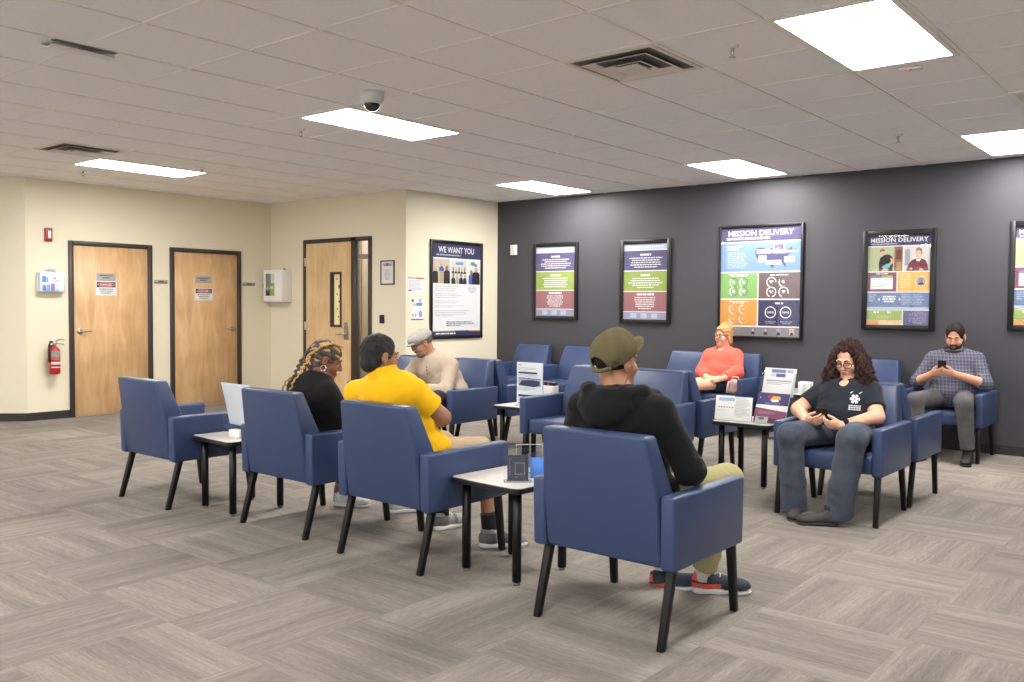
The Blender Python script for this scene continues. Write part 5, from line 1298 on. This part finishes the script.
# ---- person with blond braids, leaning forward
def person_braids():
    root = person('person with long blond and dark braids in a black tee, leaning forward', (-4.40, 3.455, 0), 0)
    P = dict(pelvis=(.03, .0, .54), belly=(.055, .0, .66), chest=(.055, -.07, .785), neck=(.08, -.03, .905), shR=(.205, -.075, .805), shL=(-.085, .01, .825), w=1.0, rp=(.17, .125, .095), rb=(.155, .12, .12), rc=(.165, .128, .135), bust=(-.02, .07, .06),
             elR=(.215, .065, .610), wrR=(.07, .30, .62), elL=(-.16, .17, .61), wrL=(-.02, .34, .63),
             hipR=(.11, .02, .53), hipL=(-.08, .02, .53), knR=(.16, .42, .53), knL=(-.15, .42, .53), anR=(.19, .50, .10), anL=(-.235, .385, .10), toeR=(.27, .6, 0), toeL=(-.06, .47, 0))
    H = Head((.085, .015, 1.0), (.56, .76, -.34), sc=.95); sk = skin('deep_brown', (140, 92, 70))
    base_body(P, H, sk, root, arms=(.052, .044, .042, .028), nose=1.05, lids=.9, hands=[(P['wrR'], (-.6, .75, .1), (-.3, -.5, .8), 1, (30, 40, 45, 50)), (P['wrL'], (.6, .7, .1), (.2, -.5, .8), -1, (30, 40, 45, 50))])
    eyes(H, root); dk = hair_mat('dark_braid_hair', (50, 45, 43), (104, 97, 93)); bl = hair_mat('blond_braid_hair', (172, 128, 72), (226, 186, 120)); brows(H, root, dk, .0035); lips(H, root, (150, 84, 78))
    S = Sdf(); m = cloth('black_jersey', (24, 24, 26), .85); torso(S, P, .016); S.ell((.02, .02, .58), (.185, .135, .07), .05)
    for q in 'RL': sleeve(S, P['sh'+q], P['el'+q], P['wr'+q], (.074, .074), .78)
    neckhole(S, P['neck'], H.c, .058)
    S.mesh('tee_shirt', m, root, .006, folds([((.12, -.08, .72), .16, (.5, .2, -1), .08, .006), ((.2, 0, .72), .1, (1, .3, .6), .05, .004)]))
    T = Sdf(); k = cloth('black_leggings', (28, 28, 32), .8); T.ell(P['pelvis'], (.175, .13, .098), .04)
    for q in 'RL': leg(T, P['hip'+q], P['kn'+q], P['an'+q], (.088, .066, .042), hem=lerp(P['kn'+q], P['an'+q], .86))
    T.mesh('leggings', k, root, .006)
    sm = ([mat('shoe_white_knit', (214, 214, 212), .8, vary=.12, vscale=40), mat('shoe_pale_teal', (150, 190, 190), .7)], M_sole_w, lambda C: (C[:, 1] < .03) & (C[:, 2] < .08))
    shoe(root, (.165, .445), (.5, .86), mats=sm, L=.265); shoe(root, (-.275, .365), (.88, .47), mats=sm, side=-1, L=.265)
    # cornrows over the skull, blond ones between dark
    def rows(Q): q = H.local(Q); a = np.arctan2(q[:, 0], q[:, 2]-.02); return .0035*np.sin(a*13)*(q[:, 2] > -.03)+.0012*np.sin(q[:, 1]*260)
    hr = cap_hair(H, root, [dk, bl], .0035, 1.06, -.092, (.8, .6, .044), rows, 0, -.04)
    me = hr.data
    for p in me.polygons:
        q = H.local(np.array([p.center]))[0]; a = math.atan2(q[0], q[2]-.02); p.material_index = 1 if (math.sin(a*13+.6)*.8+math.sin(q[1]*75+a*9)*.55+math.sin(a*3.1)*.3 > .8) else 0
    def braid(path, r, m, name):
        pts = [np.array(p) for p in path]; seg = [np.linalg.norm(b-a) for a, b in zip(pts, pts[1:])]; L = sum(seg); n = int(L/(r*1.25)); B = MB()
        for i in range(n+1):
            s = L*i/n; j = 0
            while j < len(seg)-1 and s > seg[j]: s -= seg[j]; j += 1
            c = pts[j]+(pts[j+1]-pts[j])*min(s/seg[j], 1); d = unit(pts[j+1]-pts[j]); e = unit(np.cross(d, H.u+.01)); off = e*r*.42*(1 if i % 2 else -1); q = 1-.35*i/n
            z = unit(d*.85+e*(.5 if i % 2 else -.5)); x = unit(np.cross(z, (.3, .2, .9))); B.ball((0, 0, 0), (r*.72*q, r*.72*q, r*1.25*q), m, 10, M=basis(c+off*q, x, np.cross(z, x), z))
        B.build(name, None, hr)
    braid([H.P(.035, .062, .118), H.P(.060, .0, .118), H.P(.070, -.06, .075), H.P(.060, -.105, .01), (.07, -.165, .93), (.055, -.20, .885), (.05, -.215, .84)], .013, bl, 'braid')
    braid([H.P(-.03, -.10, .06), H.P(-.035, -.125, -.01), (.0, -.155, .92), (-.04, -.185, .875), (-.055, -.20, .83)], .014, bl, 'braid')
    braid([H.P(.0, -.115, .05), H.P(.0, -.135, -.02), (.035, -.175, .92), (.015, -.205, .87), (.005, -.215, .82)], .016, dk, 'braid')
    e = MB(); R = .017; o = H.P(.084, -.002, -.048); e.tube([(R*math.cos(a), 0, R*math.sin(a)) for a in [2*PI*k/20 for k in range(21)]], .0032, mat('hoop_silver', (214, 208, 200), .25, metal=.8), 8, M=basis(o, unit(H.f*.9+H.r*.2), unit(H.r), H.u)); e.build('earring', None, root)
person_braids()

# ---- person in the grey flat cap, leaning forward
def person_flatcap():
    root = person('person in a pale grey flat cap and cream henley, leaning forward', (-5.61, 5.92, 0), PI)
    P = dict(pelvis=(.0, -.01, .54), belly=(.03, .02, .655), chest=(.09, .07, .76), neck=(.105, .135, .893), shR=(.275, .12, .785), shL=(-.075, .055, .795), w=1.02, rp=(.175, .13, .095), rb=(.165, .13, .125), rc=(.175, .12, .135),
             elR=(.325, .235, .668), wrR=(.12, .38, .60), elL=(-.165, .205, .590), wrL=(.02, .385, .605),
             hipR=(.10, .02, .53), hipL=(-.10, .02, .53), knR=(.17, .43, .51), knL=(-.17, .43, .51), anR=(.16, .40, .10), anL=(-.16, .40, .10), toeR=(.2, .55, 0), toeL=(-.2, .55, 0))
    H = Head((.135, .205, .998), (.42, .78, -.42), sc=.95); sk = skin('tan', (190, 136, 108))
    base_body(P, H, sk, root, lids=.9, h=.0045, hands=[(P['wrR'], (-.75, .6, -.05), (0, -.6, .8), 1, (30, 40, 45, 50)), (P['wrL'], (.85, .45, 0), (0, -.5, .85), -1, (30, 40, 45, 50))])
    eyes(H, root); gh = hair_mat('grey_stubble_hair', (96, 84, 78), (140, 128, 120)); brows(H, root, hair_mat('black_grey_hair', (22, 21, 22), (58, 56, 57))); lips(H, root, (160, 100, 88)); glasses(H, root, (24, 22, 24), .0, .0030, .026, .018)
    cap_hair(H, root, gh, .004, 1.025, -.05, (.8, .6, .02))
    b = Sdf(); H.ell(b, (0, .048, -.090), (.052, .052, .038), .01); H.ell(b, (0, .086, -.052), (.032, .022, .010), .008); H.ell(b, (0, .108, -.0655), (.024, .03, .0085), .006, 's'); H.ell(b, (0, -.03, -.06), (.09, .075, .12), .012, 's'); b.mesh('beard', gh, root, .0035)
    S = Sdf(); m = cloth('cream_knit', (180, 164, 146), .9, .03); torso(S, P, .017); S.ell((.0, .01, .585), (.19, .14, .075), .05)
    for q in 'RL': sleeve(S, P['sh'+q], P['el'+q], P['wr'+q], (.070, .056, .040), 1.95, cuff=.12)
    neckhole(S, P['neck'], H.c, .062)
    hen = S.mesh('henley', m, root, .006, folds([((-.12, .12, .70), .13, (.4, -.3, 1), .07, .003), ((-.08, .0, .66), .15, (.1, .4, 1), .07, .003), ((.05, .14, .70), .13, (1, .2, .5), .07, .003), ((-.14, .2, .6), .1, (.6, .6, .5), .05, .0035)]))
    n = np.array(P['neck']); ax = unit(H.c-n); c = Sdf(); c.cone(n, n+ax*.028, .076, .070, .01, clip=[(n+ax*.022, ax), (n-ax*.010, -ax)]); c.cone(n-ax*.02, n+ax*.06, .065, .060, .004, 's'); c.mesh('neckband', m, hen, .004)
    bt = mat('button_brown', (70, 58, 52), .4)
    patch(root, hen, (.080, .30, .815), (.1, 1, .35), (0, .35, 1), [[(.0065*math.cos(2*PI*k/10), y+.0065*math.sin(2*PI*k/10)) for k in range(10)] for y in (.0, -.028, -.056)], bt, 'button', .003)
    T = Sdf(); k = cloth('dark_navy_trousers', (36, 40, 52), .85); T.ell(P['pelvis'], (.18, .135, .098), .05)
    for q in 'RL': leg(T, P['hip'+q], P['kn'+q], P['an'+q], (.090, .072, .055), hem=lerp(P['kn'+q], P['an'+q], .9))
    T.mesh('trousers', k, root, .006); sm = (mat('shoe_black', (34, 32, 32), .6), M_sole_d, None)
    shoe(root, (.15, .345), (.2, 1), mats=sm); shoe(root, (-.15, .345), (-.2, 1), mats=sm, side=-1)
    C = Sdf(); fc = mat('cloth_pale_grey_tweed', (160, 156, 152), .9, .15, vary=.14, vscale=70, bump=.4, bscale=260)
    cl = [(H.P(0, -.02, .030), -H.u-H.f*.12)]
    H.ell(C, (0, -.012, .052), (.092, .116, .078), .02, clip=cl); H.ell(C, (0, .055, .066), (.076, .070, .046), .04, clip=cl); H.ell(C, (0, -.012, .026), (.080, .102, .088), .004, 's')
    fcap = C.mesh('flat_cap', fc, root, .004, lambda Q: .0012*np.sin(H.local(Q)[:, 0]*70)*np.sin(H.local(Q)[:, 1]*55))
    B = Sdf(); H.ell(B, (0, .092, .034), (.072, .062, .016), .01, clip=[(H.P(0, .06, 0), -H.f)]); H.ell(B, (0, .09, .022), (.064, .055, .014), .006, 's'); B.mesh('peak', fc, fcap, .0035)
    phone('phone with a reddish edge held by the flat-cap person', W(root, (-.075, .395, .555)), Wd(root, (1, .2, 0)), Wd(root, (0, .8, .5)), (.15, .09, .012))
person_flatcap()

def plaid_material():
    m = bpy.data.materials.new('cloth_blue_grey_check'); m.use_nodes = True; nt = m.node_tree; N = nt.nodes; L = nt.links; b = N['Principled BSDF']; b.inputs['Roughness'].default_value = .85; b.inputs['Specular IOR Level'].default_value = .2
    tc = N.new('ShaderNodeTexCoord'); sp = N.new('ShaderNodeSeparateXYZ'); L.new(tc.outputs['Object'], sp.inputs[0])
    def M(op, *a):
        n = N.new('ShaderNodeMath'); n.operation = op
        for i, v in enumerate(a):
            if isinstance(v, (int, float)): n.inputs[i].default_value = v
            else: L.new(v, n.inputs[i])
        return n.outputs[0]
    def stripe(v, per, w): return M('LESS_THAN', M('FRACT', M('DIVIDE', M('ADD', v, 5.0), per)), w)
    v = M('ADD', sp.outputs[0], M('MULTIPLY', sp.outputs[1], .45))
    s = M('ADD', M('ADD', stripe(v, .030, .20), stripe(sp.outputs[2], .030, .20)), M('MULTIPLY', M('ADD', stripe(v, .030, .6), stripe(sp.outputs[2], .030, .6)), .35))
    r = N.new('ShaderNodeValToRGB'); e = r.color_ramp.elements; e[0].color = (*s2l((66, 66, 80)), 1); e[1].color = (*s2l((116, 116, 132)), 1); e[1].position = .9
    L.new(M('MULTIPLY', s, .5), r.inputs[0]); L.new(r.outputs[0], b.inputs['Base Color']); return m
# ---- person in the checked shirt at the charcoal wall
def person_checked():
    root = person('person with short dark hair in a blue-grey checked shirt at the charcoal wall', (-2.02, 8.82, 0), PI)
    P = dict(pelvis=(.02, -.005, .54), belly=(.02, -.02, .675), chest=(.03, -.085, .83), neck=(.03, -.09, .955), shR=(.215, -.085, .875), shL=(-.148, -.085, .885), w=1.06, rp=(.18, .135, .098), rb=(.170, .14, .135), rc=(.178, .12, .14),
             elR=(.322, .01, .668), wrR=(.145, .225, .755), elL=(-.252, .02, .676), wrL=(-.045, .235, .765),
             hipR=(.11, .02, .535), hipL=(-.08, .02, .535), knR=(.235, .41, .525), knL=(-.165, .41, .525), anR=(.17, .42, .10), anL=(-.192, .35, .10), toeR=(.2, .55, 0), toeL=(-.21, .5, 0))
    H = Head((.03, -.075, 1.088), (-.04, .92, -.34), sc=.98); sk = skin('light_tan', (212, 158, 130))
    base_body(P, H, sk, root, arms=(.054, .047, .045, .029), h=.0045, lids=.9, hands=[(P['wrR'], (-.80, .42, .22), (0, -.80, .55), 1, (30, 38, 42, 46)), (P['wrL'], (.82, .36, .16), (0, -.80, .55), -1, (34, 42, 46, 50))])
    eyes(H, root); hm = hair_mat('near_black_hair', (22, 18, 17), (44, 36, 33)); brows(H, root, hm, .0055); cap_hair(H, root, hm, .004, 1.05, -.045, (.95, .3, .054), lambda Q: .0015*np.sin(Q[:, 0]*310)*np.sin(Q[:, 2]*250), .004, None, (0, .056))
    b = Sdf(); H.ell(b, (0, .044, -.088), (.056, .060, .042), .01); H.ell(b, (0, .02, -.05), (.068, .062, .05), .02, clip=[(H.P(0, 0, -.035), H.u+H.f*.35)]); H.ell(b, (0, .088, -.050), (.034, .022, .009), .008); H.ell(b, (0, .110, -.0655), (.023, .03, .0085), .005, 's'); H.ell(b, (0, -.065, -.06), (.10, .07, .13), .012, 's'); H.ell(b, (0, .085, -.012), (.055, .05, .034), .012, 's')
    b.mesh('beard', hm, root, .0035); lips(H, root, (176, 110, 100))
    S = Sdf(); m = plaid_material(); torso(S, P, .018); S.ell((.02, .01, .59), (.195, .15, .075), .05)
    for q in 'RL': sleeve(S, P['sh'+q], P['el'+q], P['wr'+q], (.068, .060, .052), 1.22, cuff=.2)
    neckhole(S, P['neck'], H.c, .062)
    sh = S.mesh('checked_shirt', m, root, .006, folds([((.2, -.03, .78), .14, (.5, .3, -1), .07, .006), ((-.2, -.03, .78), .14, (-.5, .3, -1), .07, .006), ((.03, .08, .68), .16, (.1, .3, 1), .07, .005)]))
    n = np.array(P['neck']); ax = unit(H.c-n); c = Sdf(); c.cone(n, n+ax*.04, .078, .070, .01, clip=[(n+ax*.034, ax), (n-ax*.012, -ax)]); c.cone(n-ax*.02, n+ax*.06, .066, .060, .004, 's'); c.ell(n+V3(0, .09, .0), (.022, .05, .06), .006, 's'); c.mesh('collar', m, sh, .004)
    nb = MB(); nb.tube([(.03+.085*math.sin(a), -.08+.085*math.cos(a), .975-.018*math.cos(a)) for a in [math.radians(-150+300*k/20) for k in range(21)]], [.014]*21, mat('neckband_black', (28, 28, 32), .5), 10); nb.build('headphones', None, root)
    T = Sdf(); k = mat('cloth_grey_denim', (92, 90, 92), .85, .15, vary=.16, vscale=14, bump=.4, bscale=300); T.ell(P['pelvis'], (.188, .145, .10), .05)
    for q in 'RL': leg(T, P['hip'+q], P['kn'+q], P['an'+q], (.094, .073, .058), hem=lerp(P['kn'+q], P['an'+q], .93))
    T.mesh('trousers', k, root, .006, folds([((-.18, .37, .28), .2, (.2, 0, 1), .09, .006), ((-.15, .38, .5), .1, (.5, 1, .3), .06, .004)]))
    sm = (mat('shoe_black', (34, 32, 32), .6), M_sole_d, None); shoe(root, (.16, .36), (.15, 1), mats=sm); shoe(root, (-.19, .30), (-.1, 1), mats=sm, side=-1)
    for q in 'RL': a = np.array(P['an'+q]); MB().tube([a+V3(0, 0, -.045), a+V3(0, 0, .07)], .041, mat('sock_black', (26, 26, 28), .9)).build('sock', None, root)
    phone('black phone held up by the checked-shirt person', W(root, (.052, .262, .822)), Wd(root, (1, .1, 0)), Wd(root, (0, .5, .86)))
person_checked()

# ---- person in the coral top at the charcoal wall
def person_coral():
    root = person('person with blond pinned-up hair and glasses in a coral top', (-4.60, 8.82, 0), PI)
    x0 = -.245
    P = dict(pelvis=(x0, .0, .54), belly=(x0, -.015, .655), chest=(x0, -.075, .775), neck=(x0, -.085, .90), shR=(-.095, -.075, .815), shL=(-.395, -.085, .82), w=1.06, rp=(.18, .135, .098), rb=(.17, .14, .12), rc=(.165, .12, .115), bust=(-.02, .062, .070),
             elR=(-.055, .03, .645), wrR=(-.215, .215, .592), elL=(-.465, .03, .648), wrL=(-.375, .205, .592),
             hipR=(-.155, .02, .535), hipL=(-.335, .02, .535), knR=(-.07, .36, .53), knL=(-.145, .42, .515), anR=(-.10, .36, .10), anL=(-.20, .40, .10), toeR=(-.08, .5, 0), toeL=(-.16, .55, 0))
    H = Head((-.250, -.075, 1.030), (.26, .95, .04), sc=.95); sk = skin('fair', (226, 172, 146))
    base_body(P, H, sk, root, arms=(.052, .045, .043, .028), jaw=.92, nose=.9, h=.0045, hands=[(P['wrR'], (-.75, .35, -.15), (-.2, -.7, -.5), 1, (35, 42, 46, 50), .92), (P['wrL'], (.70, .40, -.12), (.2, -.7, -.5), -1, (35, 42, 46, 50), .92)])
    eyes(H, root); hm = hair_mat('honey_blond_hair', (150, 108, 66), (214, 172, 116), (40, 40, 20)); brows(H, root, hair_mat('brown_brow', (96, 66, 46), (120, 86, 60)), .0035); lips(H, root, (196, 100, 96)); glasses(H, root, (60, 50, 66), .0, .0024, .028, .020)
    hr = cap_hair(H, root, hm, .004, 1.12, -.105, (.9, .45, .052), lambda Q: .002*np.sin(H.local(Q)[:, 2]*150+H.local(Q)[:, 0]*60), .004, -.05, (.012, .030))
    b = Sdf(); H.ell(b, (.0, -.045, .130), (.045, .045, .032), .02); H.ell(b, (.02, -.01, .125), (.04, .03, .022), .02); H.ell(b, (-.02, -.085, .10), (.04, .035, .03), .02)
    b.mesh('bun', hm, hr, .004, lambda Q: .003*np.sin(Q[:, 0]*190+Q[:, 2]*120)*np.sin(Q[:, 1]*150))
    S = Sdf(); m = cloth('coral_jersey', (242, 100, 84), .85, .03); torso(S, P, .017); S.ell((x0, .01, .59), (.19, .145, .07), .05)
    for q in 'RL': sleeve(S, P['sh'+q], P['el'+q], P['wr'+q], (.074, .066, .050), 1.72)
    neckhole(S, P['neck'], H.c, .064, dip=(.05, -.012))
    S.mesh('coral_top', m, root, .006, folds([((-.08, .0, .72), .13, (.5, .3, -1), .06, .006), ((-.42, .0, .72), .13, (-.5, .3, -1), .06, .006), ((x0, .06, .66), .14, (.1, .3, 1), .06, .005)]))
    T = Sdf(); k = cloth('navy_shorts', (38, 42, 64), .85); T.ell(P['pelvis'], (.19, .145, .10), .05)
    for q in 'RL': e = lerp(P['hip'+q], P['kn'+q], .40); T.cone(P['hip'+q], P['kn'+q], .098, .088, .03, clip=[(e, np.array(P['kn'+q])-np.array(P['hip'+q]))])
    T.mesh('shorts', k, root, .006); sm = (mat('shoe_tan', (170, 130, 100), .6), M_sole_d, None)
    shoe(root, (-.10, .30), (.1, 1), mats=sm, L=.25); shoe(root, (-.215, .35), (.2, 1), mats=sm, side=-1, L=.25)
    r = thing('handbag', 'small dusty pink handbag with a strap beside the coral-top person', 'handbag', W(root, (-.515, .20, .444)), PI)
    B = Sdf(); B.ell((0, 0, .07), (.070, .055, .085), .02); B.ell((0, 0, .03), (.072, .06, .035), .03); B.mesh('bag_body', mat('bag_dusty_pink', (168, 138, 134), .5, vary=.12), r, .005, folds([((0, -.05, .07), .12, (1, 0, .5), .05, .004)]))
    MB().tube([(-.055, -.01, .12), (-.03, -.02, .17), (.02, -.02, .175), (.055, -.01, .12)], .008, mat('bag_strap', (206, 170, 156), .5), 8).tube([(.03, .05, .13), (.035, .075, .11), (.04, .085, .05), (.04, .09, .012)], .008, mat('bag_strap', (206, 170, 156), .5), 8).build('strap', None, r)
person_coral()

# ------------------------------------------------------------------ cloth and skin give way where they press on a chair
def settle():
    bpy.context.view_layer.update()
    top = lambda o: top(o.parent) if o.parent else o
    soft = [o for o in COL.objects if o.type == 'MESH' and top(o).get('category') in ('person', 'handbag')]
    hard = [o for o in COL.objects if o.type == 'MESH' and o.parent and o.parent.get('category') in ('chair', 'loveseat', 'phone', 'handbag')]
    hb = []
    for c in hard:
        w = [c.matrix_world @ Vector(b) for b in c.bound_box]
        hb.append((np.min(w, 0)-.008, np.max(w, 0)+.008))
    trees = {}
    for o in soft:
        n = len(o.data.vertices); co = np.zeros(n*3, np.float32); o.data.vertices.foreach_get('co', co); co = co.reshape(-1, 3)
        mw = np.array(o.matrix_world); Wc = co @ mw[:3, :3].T+mw[:3, 3]; lo, hi = Wc.min(0), Wc.max(0); ch = False
        for c, (a, b) in zip(hard, hb):
            if (hi < a).any() or (lo > b).any() or top(o) == top(c): continue
            I = np.nonzero(((Wc >= a) & (Wc <= b)).all(1))[0]
            if not len(I): continue
            if c.name not in trees:
                M = c.matrix_world; trees[c.name] = BVHTree.FromPolygons([M @ v.co for v in c.data.vertices], [tuple(p.vertices) for p in c.data.polygons])
            T = trees[c.name]
            for i in I:
                v = Vector(Wc[i]); q, nn, k, d = T.find_nearest(v)
                if q is None: continue
                s = (v-q).dot(nn)
                if s < .006: Wc[i] = q+nn*.006 if (s < 0 or d < .006) else v; ch = True
        if ch:
            inv = np.linalg.inv(mw); co = Wc @ inv[:3, :3].T+inv[:3, 3]; o.data.vertices.foreach_set('co', co.astype(np.float32).ravel()); o.data.update()
settle(); settle(); settle()
